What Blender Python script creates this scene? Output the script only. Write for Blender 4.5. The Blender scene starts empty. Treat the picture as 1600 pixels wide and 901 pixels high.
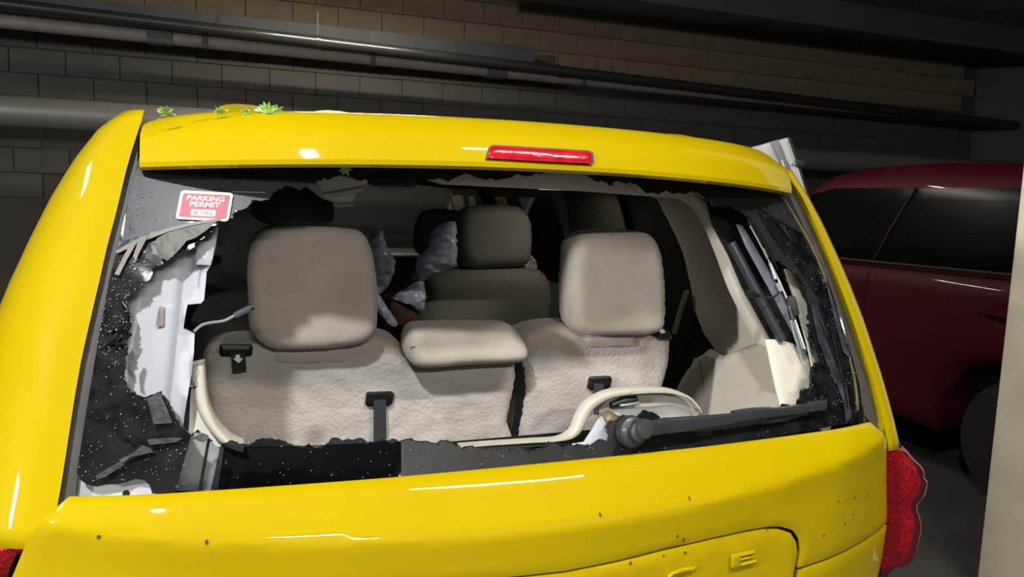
import bpy, bmesh, math, random
import numpy as np
from mathutils import Vector, Matrix
from mathutils.geometry import delaunay_2d_cdt
random.seed(7)
COL = bpy.context.scene.collection
# ------------------------------------------------------------------ camera, world, light, exposure
CAM = np.array([-.5237, -1.1926, 1.5274]); YAW, PIT, ROL, FPX = .3555, .1196, .0325, 1180.77
_F = np.array([math.sin(YAW)*math.cos(PIT), math.cos(YAW)*math.cos(PIT), -math.sin(PIT)])
_R = np.array([math.cos(YAW), -math.sin(YAW), 0]); _U = np.cross(_R, _F)
_R2 = _R*math.cos(ROL)+_U*math.sin(ROL); _U2 = -_R*math.sin(ROL)+_U*math.cos(ROL)
cd = bpy.data.cameras.new('camera'); cam = bpy.data.objects.new('camera', cd); COL.objects.link(cam)
cd.sensor_width = 36; cd.lens = FPX*36/1600; cd.clip_start = .02
m = Matrix(((_R2[0], _U2[0], -_F[0], CAM[0]), (_R2[1], _U2[1], -_F[1], CAM[1]), (_R2[2], _U2[2], -_F[2], CAM[2]), (0, 0, 0, 1)))
cam.matrix_world = m
sc = bpy.context.scene; sc.camera = cam
sc.view_settings.view_transform = 'Standard'; sc.view_settings.look = 'None'
sc.view_settings.gamma = 1; sc.view_settings.exposure = 0.0; sc.view_settings.use_curve_mapping = False
w = bpy.data.worlds.new('world'); sc.world = w; w.use_nodes = True
w.node_tree.nodes['Background'].inputs[0].default_value = (.75, .78, .85, 1)
w.node_tree.nodes['Background'].inputs[1].default_value = .5
def area(name, loc, target, sx, sy, power, col=(1, .97, .92)):
    d = bpy.data.lights.new(name, 'AREA'); d.shape = 'RECTANGLE'; d.size = sx; d.size_y = sy; d.energy = power; d.color = col
    o = bpy.data.objects.new(name, d); COL.objects.link(o); o.location = loc
    o.rotation_euler = (Vector(target)-Vector(loc)).to_track_quat('-Z', 'Y').to_euler(); return o
MAIN = (-1.5, -1.85, 3.56)
area('lamp_light_main', (MAIN[0], MAIN[1], MAIN[2]-.05), (MAIN[0], MAIN[1], 0), .15, .17, 150, (.97, .98, 1))
area('fill_tube_right', (.7, -1.5, 3.25), (.7, -1.5, 0), 1.15, .09, 66, (1, .95, .86))  # added fill tube for the column and the van's rear
area('fill_tube_aisle', (-.6, -5.2, 3.25), (-.6, -5.2, 0), 1.15, .09, 270, (1, .96, .9))  # added aisle tube, broad fill for the shaded headrests and tailgate
area('fill_tube_wall', (.4, 4.6, 3.25), (.4, 4.6, 0), 1.15, .09, 75, (1, .9, .74))  # added to brighten the rear wall and its pipes
area('cabin_fill_light', (.5, 1.1, 1.545), (.5, 1.1, 0), .14, .08, .6, (1, .93, .82))  # unseen cabin fill, added to lift the dark second row
area('wall_lamp_light', (-6.22, -2.2, 2.6), (0, .3, 1.3), .3, .4, 360, (1, .97, .93))
area('fill_tube_left', (-3.6, 1.4, 3.25), (-3.6, 1.4, 0), .09, 1.15, 45, (1, .95, .88))  # added to raise the ambient light left of the van

# ------------------------------------------------------------------ helpers
def ray(u, v): return _F+_R2*(u-800)/FPX-_U2*(v-450.5)/FPX
def on(u, v, S, off=0.):
    """point where the sight line through photo pixel (u,v) meets surface S=('y',f(x,z)) or ('x',f(y,z))"""
    d = ray(u, v); ax, fn = S; t = 1.
    for _ in range(60):
        p = CAM+t*d
        t += .9*((fn(p[0], p[2])-p[1])/d[1] if ax == 'y' else (fn(p[1], p[2])-p[0])/d[0])
    p = CAM+t*d
    if ax == 'y': p[1] += off
    else: p[0] += off
    return p
def yplane(y): return ('y', lambda x, z: y+0*x)
def xplane(x): return ('x', lambda y, z: x+0*y)
def Gf(x, z): return -.035+.435*(z-1.07)+.14*x*x            # the rear glass
def Goff(o): return ('y', lambda x, z: Gf(x, z)+o)
G = ('y', Gf)
_WZ = [.2, .5, .8, 1.0, 1.1, 1.27, 1.35, 1.43, 1.5, 1.57, 1.63, 1.665, 1.69]
_WX = [.93, .955, .965, .96, .95, .93, .905, .872, .84, .80, .755, .700, .66]
def wz(z): return float(np.interp(z, _WZ, _WX)) if np.isscalar(z) else np.interp(z, _WZ, _WX)

def mesh(name, V, Fc, mat, parent=None, smooth=True, auto=None, mats=None, mi=None):
    me = bpy.data.meshes.new(name); me.from_pydata([tuple(map(float, v)) for v in V], [], Fc); me.update()
    for mm in (mats or [mat]): me.materials.append(mm)
    if mi is not None: me.polygons.foreach_set('material_index', mi)
    if smooth:
        me.polygons.foreach_set('use_smooth', [True]*len(me.polygons))
        me.set_sharp_from_angle(angle=math.radians(auto or 38))
    o = bpy.data.objects.new(name, me); COL.objects.link(o)
    if parent is not None: setp(o, parent)
    return o
def worldloc(o):
    p = Vector((0, 0, 0))
    while o is not None: p += o.location; o = o.parent
    return p
def setp(o, parent):
    o.parent = parent; o.location = -worldloc(parent)+o.location
def fixn(o):
    bm = bmesh.new(); bm.from_mesh(o.data); bmesh.ops.recalc_face_normals(bm, faces=bm.faces); bm.to_mesh(o.data); bm.free(); return o
def tag(o, label=None, cat=None, group=None, kind=None):
    if label: o['label'] = label
    if cat: o['category'] = cat
    if group: o['group'] = group
    if kind: o['kind'] = kind
    return o
def empty(name, loc, label, cat, group=None, parent=None):
    o = bpy.data.objects.new(name, None); o.empty_display_size = .1; COL.objects.link(o); o.location = loc
    return tag(o, label, cat, group)
def crom(P, n=4, closed=True):
    P = [np.array(p, float) for p in P]; out = []; N = len(P)
    rng = range(N) if closed else range(N-1)
    for i in rng:
        a, b, c, d = [P[(i+k) % N] if closed else P[min(max(i+k, 0), N-1)] for k in (-1, 0, 1, 2)]
        for j in range(n):
            t = j/n
            out.append(.5*((2*b)+(-a+c)*t+(2*a-5*b+4*c-d)*t*t+(-a+3*b-3*c+d)*t**3))
    if not closed: out.append(P[-1])
    return out
def jag(P, amp=.2, lev=2, closed=True, rnd=random.Random(3)):
    P = [np.array(p, float) for p in P]
    for _ in range(lev):
        Q = []; N = len(P)
        for i in range(N if closed else N-1):
            a, b = P[i], P[(i+1) % N]; d = b-a
            Q += [a, (a+b)/2+np.array([-d[1], d[0]])*rnd.uniform(-amp, amp)]
        if not closed: Q.append(P[-1])
        P = Q
    return P
def inside(pts, poly):
    x, y = pts[:, 0], pts[:, 1]; r = np.zeros(len(pts), bool); P = np.array(poly); j = len(P)-1
    for i in range(len(P)):
        xi, yi, xj, yj = P[i, 0], P[i, 1], P[j, 0], P[j, 1]
        if yi != yj:
            c = ((yi > y) != (yj > y)) & (x < (xj-xi)*(y-yi)/(yj-yi)+xi); r ^= c
        j = i
    return r
def bdist(pts, loops):
    D = np.full(len(pts), 1e9)
    for L in loops:
        L = np.array(L)
        for i in range(len(L)):
            a, b = L[i], L[(i+1) % len(L)]; ab = b-a; q = (ab@ab) or 1e-12
            t = np.clip(((pts-a)@ab)/q, 0, 1); d = np.hypot(*(pts-(a+t[:, None]*ab)).T); D = np.minimum(D, d)
    return D
def to2(S, p): return (p[0], p[2]) if S[0] == 'y' else (p[1], p[2])
def px2(S, P): return [to2(S, on(u, v, S)) for u, v in P]
def sheet(name, poly, S, mat, T=.004, r=None, e0=1., holes=(), step=.02, parent=None, world=False, cen=0., relief=None, sm=0, front=-1, auto=None, back=True, lines=()):
    """solid sheet following surface S: outline traced and cut, thickness T, edges rounded over radius r"""
    if not world: poly = px2(S, poly); holes = [px2(S, h) for h in holes]
    if sm: poly = crom(poly, sm); holes = [crom(h, sm) for h in holes]
    loops = [list(map(np.array, poly))]+[list(map(np.array, h)) for h in holes]
    def dens(L):
        out = []
        for i in range(len(L)):
            a, b = np.array(L[i]), np.array(L[(i+1) % len(L)]); n = max(1, int(math.ceil(np.hypot(*(b-a))/(step*1.2))))
            out += [a+(b-a)*k/n for k in range(n)]
        return out
    loops = [dens(L) for L in loops]
    P0 = np.array(loops[0]); lo, hi = P0.min(0), P0.max(0)
    gx = np.arange(lo[0]+step*.37, hi[0], step); gy = np.arange(lo[1]+step*.37, hi[1], step)
    gr = np.array([(a+(step*.5 if k % 2 else 0), b) for k, b in enumerate(gy) for a in gx]) if len(gx) and len(gy) else np.zeros((0, 2))
    if len(gr):
        ok = inside(gr, loops[0])
        for h in loops[1:]: ok &= ~inside(gr, h)
        gr = gr[ok]
        if len(gr): gr = gr[bdist(gr, loops) > step*.35]
        for ln in lines:
            if len(gr): gr = gr[bdist(gr, [list(ln)+list(ln)[::-1]]) > step*.3]
    pts = [Vector(p) for L in loops for p in L]; edges = []; k = 0
    for L in loops:
        n = len(L); edges += [(k+i, k+(i+1) % n) for i in range(n)]; k += n
    for ln in lines:
        pts += [Vector(p) for p in ln]; edges += [(k+i, k+i+1) for i in range(len(ln)-1)]; k += len(ln)
    pts += [Vector(p) for p in gr]
    v2, _, f2, *_ = delaunay_2d_cdt(pts, edges, [], 0, 1e-7)
    A = np.array([tuple(p) for p in v2]); Cn = np.array([A[list(f)].mean(0) for f in f2])
    ok = inside(Cn, loops[0])
    for h in loops[1:]: ok &= ~inside(Cn, h)
    tri = [tuple(f) for f, o in zip(f2, ok) if o]
    used = sorted({i for f in tri for i in f}); mp = {a: i for i, a in enumerate(used)}
    A = A[used]; tri = [tuple(mp[i] for i in f) for f in tri]
    # winding
    T2 = []
    for f in tri:
        a, b, c = A[f[0]], A[f[1]], A[f[2]]
        T2.append(f if (b[0]-a[0])*(c[1]-a[1])-(b[1]-a[1])*(c[0]-a[0]) > 0 else f[::-1])
    tri = T2
    if r:
        d = bdist(A, loops); h = e0+(1-e0)*np.sqrt(np.clip(1-(1-np.minimum(d/r, 1))**2, 0, 1))
    else: h = np.ones(len(A))
    c0 = np.array([S[1](a, b) for a, b in A])+cen
    rel = np.array([relief(a, b) for a, b in A]) if relief else 0.
    f1 = c0-T/2*h*1.+rel*(1 if front < 0 else 0); f2_ = c0+T/2*h+(rel if front > 0 else 0)
    n = len(A)
    if S[0] == 'y': V = [(a, y, b) for (a, b), y in zip(A, f1)]+[(a, y, b) for (a, b), y in zip(A, f2_)]
    else: V = [(x, a, b) for (a, b), x in zip(A, f1)]+[(x, a, b) for (a, b), x in zip(A, f2_)]
    Fc = list(tri)
    be = {}
    for f in tri:
        for i in range(3):
            e = (f[i], f[(i+1) % 3]); be[e] = 1
    if back:
        Fc += [tuple(i+n for i in f[::-1]) for f in tri]
        for (a, b) in be:
            if (b, a) not in be: Fc.append((b, a, a+n, b+n))
    if S[0] == 'x': Fc = [f[::-1] for f in Fc]
    return mesh(name, V, Fc, mat, parent, auto=auto)
def grid(name, rows, mat, parent=None, closed=False, auto=None, fix=False, thick=0):
    n, m_ = len(rows), len(rows[0]); V = [p for r_ in rows for p in r_]; Fc = []
    for i in range(n-1):
        for j in range(m_ if closed else m_-1):
            a = i*m_+j; b = i*m_+(j+1) % m_; Fc.append((a, b, b+m_, a+m_))
    o = mesh(name, V, Fc, mat, parent, auto=auto)
    if thick:
        md = o.modifiers.new('s', 'SOLIDIFY'); md.thickness = thick; md.offset = -1
    return o
def tube(name, pts, rad, mat, parent=None, seg=10, flat=None, smooth=0, up=(0, 0, 1), sq=False):
    pts = [np.array(p, float) for p in pts]
    if smooth: pts = crom(pts, smooth, False)
    rows = []; N = len(pts); rr = rad if hasattr(rad, '__len__') else [rad]*N
    if len(rr) != N: rr = np.interp(np.linspace(0, 1, N), np.linspace(0, 1, len(rr)), rr)
    up = np.array(up, float)
    for i, p in enumerate(pts):
        t = pts[min(i+1, N-1)]-pts[max(i-1, 0)]; t /= np.linalg.norm(t)
        s = np.cross(t, up)
        if np.linalg.norm(s) < 1e-3: s = np.cross(t, (1, 0, 0))
        s /= np.linalg.norm(s); q = np.cross(s, t); fl = flat or 1.
        g = (lambda c: math.copysign(abs(c)**.35, c)) if sq else (lambda c: c)
        rows.append([p+rr[i]*(g(math.cos(a))*s+fl*g(math.sin(a))*q) for a in np.linspace(.26, 2*math.pi+.26, seg, endpoint=False)])
    n = len(rows); V = [p for r_ in rows for p in r_]; Fc = []
    for i in range(n-1):
        for j in range(seg):
            a = i*seg+j; b = i*seg+(j+1) % seg; Fc.append((a, b, b+seg, a+seg))
    Fc.append(tuple(range(seg))[::-1]); Fc.append(tuple((n-1)*seg+j for j in range(seg)))
    return fixn(mesh(name, V, Fc, mat, parent))
def box(name, c, s, mat, parent=None, bev=.004, rot=None, seg=2):
    bm = bmesh.new(); bmesh.ops.create_cube(bm, size=1)
    for v in bm.verts: v.co = Vector((v.co.x*s[0], v.co.y*s[1], v.co.z*s[2]))
    if bev: bmesh.ops.bevel(bm, geom=bm.edges[:], offset=bev, segments=seg, affect='EDGES', profile=.5)
    M_ = Matrix.Translation(c) @ (rot if rot is not None else Matrix.Identity(4))
    bm.transform(M_); me = bpy.data.meshes.new(name); bm.to_mesh(me); bm.free(); me.materials.append(mat)
    me.polygons.foreach_set('use_smooth', [True]*len(me.polygons)); me.set_sharp_from_angle(angle=math.radians(40))
    o = bpy.data.objects.new(name, me); COL.objects.link(o)
    if parent is not None: setp(o, parent)
    return o
def lathe(name, c, axis, prof, mat, parent=None, seg=32):
    ax = Vector(axis).normalized(); q = Vector((0, 0, 1)).rotation_difference(ax)
    V = []; Fc = []
    for (r_, h) in prof:
        for k in range(seg):
            a = 2*math.pi*k/seg; V.append(Vector(c)+q@Vector((r_*math.cos(a), r_*math.sin(a), h)))
    for i in range(len(prof)-1):
        for k in range(seg):
            a = i*seg+k; b = i*seg+(k+1) % seg; Fc.append((a, b, b+seg, a+seg))
    Fc.append(tuple(range(seg))[::-1]); Fc.append(tuple((len(prof)-1)*seg+k for k in range(seg)))
    return fixn(mesh(name, V, Fc, mat, parent))
def text(name, s, org, ex, ey, size, mat, parent, depth=.0006, bold=.012, sx=1., align='CENTER'):
    cu = bpy.data.curves.new(name, 'FONT'); cu.body = s; cu.size = size; cu.align_x = align; cu.offset = bold*size; cu.extrude = depth/2; cu.resolution_u = 3
    t = bpy.data.objects.new(name, cu); COL.objects.link(t)
    bpy.context.view_layer.update(); dg = bpy.context.evaluated_depsgraph_get()
    me = bpy.data.meshes.new_from_object(t.evaluated_get(dg)); COL.objects.unlink(t); bpy.data.objects.remove(t)
    ex = Vector(ex).normalized(); ey = Vector(ey).normalized(); ez = ex.cross(ey).normalized()
    for v in me.vertices: v.co = Vector(org)+ex*v.co.x*sx+ey*v.co.y+ez*v.co.z
    me.materials.clear(); me.materials.append(mat); me.name = name
    o = bpy.data.objects.new(name, me); COL.objects.link(o); setp(o, parent); return o

# ------------------------------------------------------------------ materials
def srgb(r, g, b): return tuple(((c/255)/12.92 if c/255 <= .04045 else ((c/255+.055)/1.055)**2.4) for c in (r, g, b))+(1,)
def mat(name, col, rough=.5, metal=0., col2=None, nscale=8, bump=0, bscale=60, coat=0, alpha=1, vor=False, detail=4, spec=.5, contrast=(.35, .65), sheen=0, bdist_=.002):
    m_ = bpy.data.materials.new(name); m_.use_nodes = True; nt = m_.node_tree; b = nt.nodes['Principled BSDF']
    b.inputs['Roughness'].default_value = rough; b.inputs['Metallic'].default_value = metal
    b.inputs['Coat Weight'].default_value = coat; b.inputs['Coat Roughness'].default_value = .03; b.inputs['Alpha'].default_value = alpha
    b.inputs['Specular IOR Level'].default_value = spec; b.inputs['Sheen Weight'].default_value = sheen
    b.inputs['Base Color'].default_value = col
    tc = nt.nodes.new('ShaderNodeTexCoord')
    if col2:
        nz = nt.nodes.new('ShaderNodeTexNoise'); nz.inputs['Scale'].default_value = nscale; nz.inputs['Detail'].default_value = detail
        cr = nt.nodes.new('ShaderNodeValToRGB'); cr.color_ramp.elements[0].color = col; cr.color_ramp.elements[1].color = col2
        cr.color_ramp.elements[0].position, cr.color_ramp.elements[1].position = contrast
        nt.links.new(tc.outputs['Object'], nz.inputs['Vector']); nt.links.new(nz.outputs['Fac'], cr.inputs['Fac']); nt.links.new(cr.outputs['Color'], b.inputs['Base Color'])
    if bump:
        n2 = nt.nodes.new('ShaderNodeTexVoronoi' if vor else 'ShaderNodeTexNoise'); n2.inputs['Scale'].default_value = bscale
        bp = nt.nodes.new('ShaderNodeBump'); bp.inputs['Strength'].default_value = bump; bp.inputs['Distance'].default_value = bdist_
        nt.links.new(tc.outputs['Object'], n2.inputs['Vector']); nt.links.new(n2.outputs['Distance' if vor else 'Fac'], bp.inputs['Height']); nt.links.new(bp.outputs['Normal'], b.inputs['Normal'])
    return m_
YEL = mat('yellow_paint', srgb(168, 146, 0), .5, coat=.6, spec=.03, col2=srgb(164, 142, 0), nscale=3)
YELD = mat('yellow_paint_dirty', srgb(174, 151, 0), .5, coat=.6, spec=.04, col2=srgb(166, 143, 2), nscale=30)
BLK = mat('black_plastic', srgb(22, 22, 23), .45, bump=.1, bscale=400)
RUB = mat('black_rubber', srgb(30, 30, 30), .6)
CHAN = mat('grey_weatherstrip', srgb(70, 68, 64), .55, col2=srgb(58, 56, 53), nscale=14)
FRIT = mat('black_rear_glass', srgb(14, 15, 16), .16, spec=.4, coat=.2, col2=srgb(26, 27, 28), nscale=18, bump=.12, bscale=14, bdist_=.01)
FRITD = mat('matte_grey_rear_glass', srgb(25, 26, 25), .42, spec=.3, coat=.05, col2=srgb(33, 33, 32), nscale=24, bump=.1, bscale=180)  # matte dark grey for the bottom strip and upper right of the glass
FRITC = mat('crazed_rear_glass', srgb(9, 9, 10), .14, spec=.4, coat=.0, col2=srgb(26, 26, 27), nscale=40, bump=.12, bscale=60, vor=True, bdist_=.002)
FRITB = mat('bluish_sheen_rear_glass', srgb(38, 40, 46), .4, coat=.05, spec=.3, col2=srgb(30, 31, 36), nscale=16, bump=.1, bscale=150)  # bluish grey reflection put into the glass colour
FILM = mat('tint_film_and_streak', srgb(46, 45, 43), .4, spec=.3, col2=srgb(30, 30, 30), nscale=30, bump=.4, bscale=45, bdist_=.006)
CRUMB = mat('glass_crumbs', srgb(150, 155, 158), .08, spec=.9, coat=1)
CRUMBD = mat('dark_glass_crumbs', srgb(30, 32, 34), .08, spec=.9, coat=1)
WHT = mat('white_plastic_trim', srgb(152, 155, 162), .5, col2=srgb(146, 149, 156), nscale=6)
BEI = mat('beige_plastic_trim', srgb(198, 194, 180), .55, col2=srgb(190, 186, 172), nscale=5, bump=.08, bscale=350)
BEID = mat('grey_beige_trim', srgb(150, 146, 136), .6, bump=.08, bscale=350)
IVO = mat('ivory_plastic_trim', srgb(172, 168, 152), .45)
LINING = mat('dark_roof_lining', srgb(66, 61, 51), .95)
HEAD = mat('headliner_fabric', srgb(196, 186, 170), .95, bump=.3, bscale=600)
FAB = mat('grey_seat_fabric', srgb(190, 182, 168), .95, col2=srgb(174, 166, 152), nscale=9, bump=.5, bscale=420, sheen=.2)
CARP = mat('seat_back_carpet', srgb(196, 191, 182), .97, col2=srgb(172, 166, 156), nscale=5, bump=.9, bscale=110, sheen=.2, bdist_=.003, detail=8)
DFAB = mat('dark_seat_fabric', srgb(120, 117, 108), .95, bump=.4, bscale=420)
SILV = mat('silver_metal', srgb(170, 172, 172), .35, metal=.5, col2=srgb(150, 150, 148), nscale=20)
PRIM = mat('silver_body_paint', srgb(168, 170, 170), .4, coat=.4)
PRIMD = mat('grey_door_jamb', srgb(112, 114, 118), .5)
REDL = mat('red_lens', srgb(150, 8, 24), .2, coat=.7, col2=srgb(176, 18, 34), nscale=40, bump=.15, bscale=160, vor=True, spec=.2)
PINK = mat('smoky_pink_lens', srgb(138, 74, 82), .3, coat=.3, col2=srgb(150, 86, 92), nscale=6)
REDG = mat('bright_red_reflector', srgb(120, 4, 18), .2, coat=.6, bump=.9, bscale=220, vor=True, col2=srgb(235, 14, 34), nscale=190, contrast=(.5, .68))
MAR = mat('maroon_paint', srgb(68, 12, 24), .55, coat=.12, spec=.2)
TINT = mat('dark_privacy_glass', srgb(9, 11, 10), .2, spec=.06)
CHR = mat('chrome', srgb(200, 200, 200), .15, metal=1)
GRN = mat('green_leaf', srgb(140, 185, 84), .6, col2=srgb(165, 205, 112), nscale=40)
STR_ = mat('black_webbing', srgb(26, 27, 29), .7, bump=.4, bscale=500)
STRG = mat('grey_webbing', srgb(52, 54, 57), .7, bump=.4, bscale=500)
WHITE = mat('white_print', srgb(190, 190, 190), .5)
STK = mat('red_sticker', srgb(142, 14, 38), .45)
GREYP = mat('grey_print', srgb(84, 86, 86), .5)
WIRE = mat('grey_wire', srgb(128, 130, 132), .5)
PLAS = mat('clear_lilac_plastic_wrap', srgb(205, 202, 226), .25, coat=.4, bump=.6, bscale=25, bdist_=.02, alpha=.85)
CLOTH = mat('dark_cloth', srgb(24, 24, 25), .95)
RUST = mat('brown_red_cloth', srgb(96, 52, 44), .9, col2=srgb(60, 44, 40), nscale=20)
CONC = mat('painted_concrete_column', srgb(230, 222, 194), .75, col2=srgb(206, 198, 170), nscale=3, bump=.4, bscale=30, detail=8)
FLOOR = mat('concrete_floor', srgb(66, 65, 61), .8, col2=srgb(52, 51, 48), nscale=2, bump=.2, bscale=30, detail=8)
BLKD = mat('dark_painted_block', srgb(62, 59, 55), .9, col2=srgb(54, 52, 49), nscale=4, bump=.4, bscale=50)
BLKT = mat('tan_block', srgb(104, 92, 72), .9, col2=srgb(86, 76, 60), nscale=2.5, bump=.4, bscale=50)
MORT = mat('mortar', srgb(52, 49, 45), .95)
BEAM = mat('dark_grey_beam_paint', srgb(66, 66, 66), .85, col2=srgb(58, 58, 58), nscale=3)
CEIL = mat('concrete_ceiling', srgb(120, 116, 108), .9, col2=srgb(104, 100, 92), nscale=2)
PIPW = mat('white_pipe', srgb(112, 106, 104), .6, col2=srgb(98, 93, 91), nscale=6)
PIPB = mat('black_pipe', srgb(34, 35, 36), .3, coat=.3)
PIPG = mat('grey_duct', srgb(104, 102, 99), .45, metal=.2)
def emis(name, col, s):
    m_ = bpy.data.materials.new(name); m_.use_nodes = True; b = m_.node_tree.nodes['Principled BSDF']
    b.inputs['Emission Color'].default_value = col; b.inputs['Emission Strength'].default_value = s; return m_
LAMP = emis('lit_tube', (1, .97, .92, 1), 14)
def glassmix(name, tint, fac, rough=.03):
    m_ = bpy.data.materials.new(name); m_.use_nodes = True; nt = m_.node_tree; nt.nodes.remove(nt.nodes['Principled BSDF'])
    out = nt.nodes['Material Output']; tr = nt.nodes.new('ShaderNodeBsdfTransparent'); tr.inputs[0].default_value = tint
    gl = nt.nodes.new('ShaderNodeBsdfGlossy'); gl.inputs['Roughness'].default_value = rough; gl.inputs[0].default_value = (.9, .9, 1, 1)
    mx = nt.nodes.new('ShaderNodeMixShader'); lw = nt.nodes.new('ShaderNodeLayerWeight'); lw.inputs[0].default_value = .5
    pw = nt.nodes.new('ShaderNodeMath'); pw.operation = 'POWER'; pw.inputs[1].default_value = 4.; nt.links.new(lw.outputs['Facing'], pw.inputs[0])
    fr = nt.nodes.new('ShaderNodeMath'); fr.operation = 'MULTIPLY_ADD'; fr.inputs[1].default_value = .9; fr.inputs[2].default_value = (fac-1)**2/(fac+1)**2; nt.links.new(pw.outputs[0], fr.inputs[0])
    nt.links.new(fr.outputs[0], mx.inputs[0]); nt.links.new(tr.outputs[0], mx.inputs[1]); nt.links.new(gl.outputs[0], mx.inputs[2]); nt.links.new(mx.outputs[0], out.inputs[0]); return m_
TGL = glassmix('tinted_rear_glass', (.28, .29, .32, 1), 1.5)
SGL = glassmix('tinted_side_glass', (.25, .27, .27, 1), 1.5)
WGL = glassmix('windscreen_glass', (.4, .44, .42, 1), 1.45)

# ------------------------------------------------------------------ the garage
def struct(o): o['kind'] = 'structure'; return o
struct(box('floor', (0, 0, -.05), (18, 16, .1), FLOOR, bev=0))
struct(box('ceiling', (0, 0, 3.75), (18, 16, .1), CEIL, bev=0))
struct(box('wall_left', (-6.5, 0, 1.85), (.1, 16, 3.7), BEAM, bev=0))
struct(box('wall_right', (8.5, 0, 1.85), (.1, 16, 3.7), BEAM, bev=0))
struct(box('wall_front', (0, -7.9, 3.4), (18, .1, .6), CEIL, bev=0))   # front left open behind the viewer to let in added fill light
WB = struct(box('wall_back', (0, 6.2, 1.85), (18, .2, 3.7), MORT, bev=0))
def blockmesh(mt):
    bm = bmesh.new(); bmesh.ops.create_cube(bm, size=1)
    for v in bm.verts: v.co = Vector((v.co.x*.395, v.co.y*.03, v.co.z*.195))
    bmesh.ops.bevel(bm, geom=[e for e in bm.edges if all(v.co.y < 0 for v in e.verts)], offset=.004, segments=1, affect='EDGES')
    me = bpy.data.meshes.new('wall_block'); bm.to_mesh(me); bm.free(); me.materials.append(mt); return me
bd, bt = blockmesh(BLKD), blockmesh(BLKT)
nb = 0
for r_ in range(5, 18):
    z = .1+r_*.2
    for c_ in range(-9, 21):
        x = c_*.4+(.2 if r_ % 2 else 0)
        if (z < 2.05 and -1.9 < x < 4.4) or z < 1.4: continue
        tan = z > 2.75
        o = bpy.data.objects.new('wall_block', bt if tan else bd); COL.objects.link(o); o.parent = WB
        o.location = Vector((x, 6.096+random.uniform(-.004, .004), z))-worldloc(WB); nb += 1
# recessed dark beam behind the pipes, ends short on the right
tag(box('beam', (-2.2, 5.86, 2.87), (8.8, .32, .16), BEAM, bev=.01), 'dark grey painted concrete beam running behind the pipes on the rear wall', 'beam')
tag(box('duct', (4.9, 5.2, 3.42), (6.8, .5, .26), BEAM, bev=.01), 'dark rectangular duct under the ceiling at the top right', 'duct')
def pipe(name, y, z0, z1, r_, mt, label, x0=-6.4, x1=8.3, couple=None, cm=None, clamps=()):
    e = empty(name, (0, y, (z0+z1)/2), label, 'pipe')
    f = lambda x: z0+(z1-z0)*(x+2.13)/4.95
    tube('pipe_run', [(x0, y, f(x0)), (x1, y, f(x1))], r_, mt, e, 20)
    for x in couple or (): tube('coupling', [(x-.09, y, f(x-.09)), (x+.09, y, f(x+.09))], r_*1.22, cm or mt, e, 20)
    for x in clamps:
        tube('clamp', [(x-.02, y, f(x)), (x+.02, y, f(x))], r_*1.18, cm or mt, e, 16)
        box('hanger_rod', (x, y, f(x)+.12), (.012, .012, .24), BEAM, e, 0)
pipe('black_pipe', 5.42, 2.80, 2.70, .045, PIPB, 'thin glossy black pipe, topmost along the rear wall', couple=(), clamps=(.15, 2.3))
pipe('white_pipe', 5.56, 2.70, 2.66, .052, PIPW, 'dull white pipe just below the glossy black pipe', couple=(-1.05, 1.75), cm=BEAM, clamps=(-.72, .62, 2.62))
pipe('large_grey_pipe', 5.45, 2.04, 2.04, .115, PIPG, 'large grey pipe low on the rear wall left of the yellow van')
# concrete column at the right
cx, cy = 2.7, 1.19
V = [(cx, cy, 0), (cx, cy-.6, 0), (cx+.6, cy-.6, 0), (cx+.6, cy, 0)]
col_o = box('concrete_column', (2.28+.3, .86-.3, 1.85), (.6, .6, 3.7), CONC, bev=.012)
tag(col_o, 'beige painted concrete column with scuffs, at the right edge of the view', 'column')
# unseen fluorescent fixtures, added to carry the fill lights
def fill_fixture(loc, along, label):
    e = empty('added_fluorescent_lamp', loc, label, 'ceiling lamp', 'added fluorescent fill lamps over the garage')
    s = (1.24, .14, .05) if along == 'x' else (.14, 1.24, .05)
    box('housing', (loc[0], loc[1], loc[2]+.05), s, WHT, e, .008)
    for k in (-1, 1):
        a = Vector((.58, 0, 0)) if along == 'x' else Vector((0, .58, 0)); q = Vector((0, .04*k, 0)) if along == 'x' else Vector((.04*k, 0, 0))
        L = Vector(loc)+q; tube('tube', [tuple(L-a), tuple(L+a)], .013, LAMP, e, 10)
    for k in (-1, 1):
        a = Vector((.5*k, 0, 0)) if along == 'x' else Vector((0, .5*k, 0)); L = Vector(loc)+a
        box('hanger_rod', (L.x, L.y, (L.z+.07+3.7)/2), (.01, .01, 3.7-L.z-.07), SILV, e, 0)
WL = empty('wall_lamp', (-6.4, -2.2, 2.6), 'square lamp on the left wall of the garage', 'wall lamp')
box('housing', (-6.40, -2.2, 2.6), (.09, .36, .46), WHT, WL, .01); box('diffuser', (-6.33, -2.2, 2.6), (.05, .30, .40), LAMP, WL, .01)
ML = empty('ceiling_lamp', MAIN, 'square lamp high above the left rear of the yellow van', 'ceiling lamp')
box('housing', (MAIN[0], MAIN[1], MAIN[2]+.03), (.30, .36, .06), WHT, ML, .01)
box('diffuser', (MAIN[0], MAIN[1], MAIN[2]-.01), (.15, .17, .03), LAMP, ML, .008)
for k in (-1, 1): box('hanger_rod', (MAIN[0]+.1*k, MAIN[1], (MAIN[2]+.06+3.7)/2), (.01, .01, 3.7-MAIN[2]-.06), SILV, ML, 0)
fill_fixture((-3.6, 1.4, 3.3), 'y', 'added fluorescent fill lamp high to the left of the yellow van')
fill_fixture((.7, -1.5, 3.3), 'x', 'added fluorescent fill lamp hanging behind the viewer on the right')
fill_fixture((-.6, -5.2, 3.3), 'x', 'added fluorescent fill lamp hanging over the driving aisle')
fill_fixture((.4, 4.6, 3.3), 'x', 'added fluorescent fill lamp high above the front of the yellow van')

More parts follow.
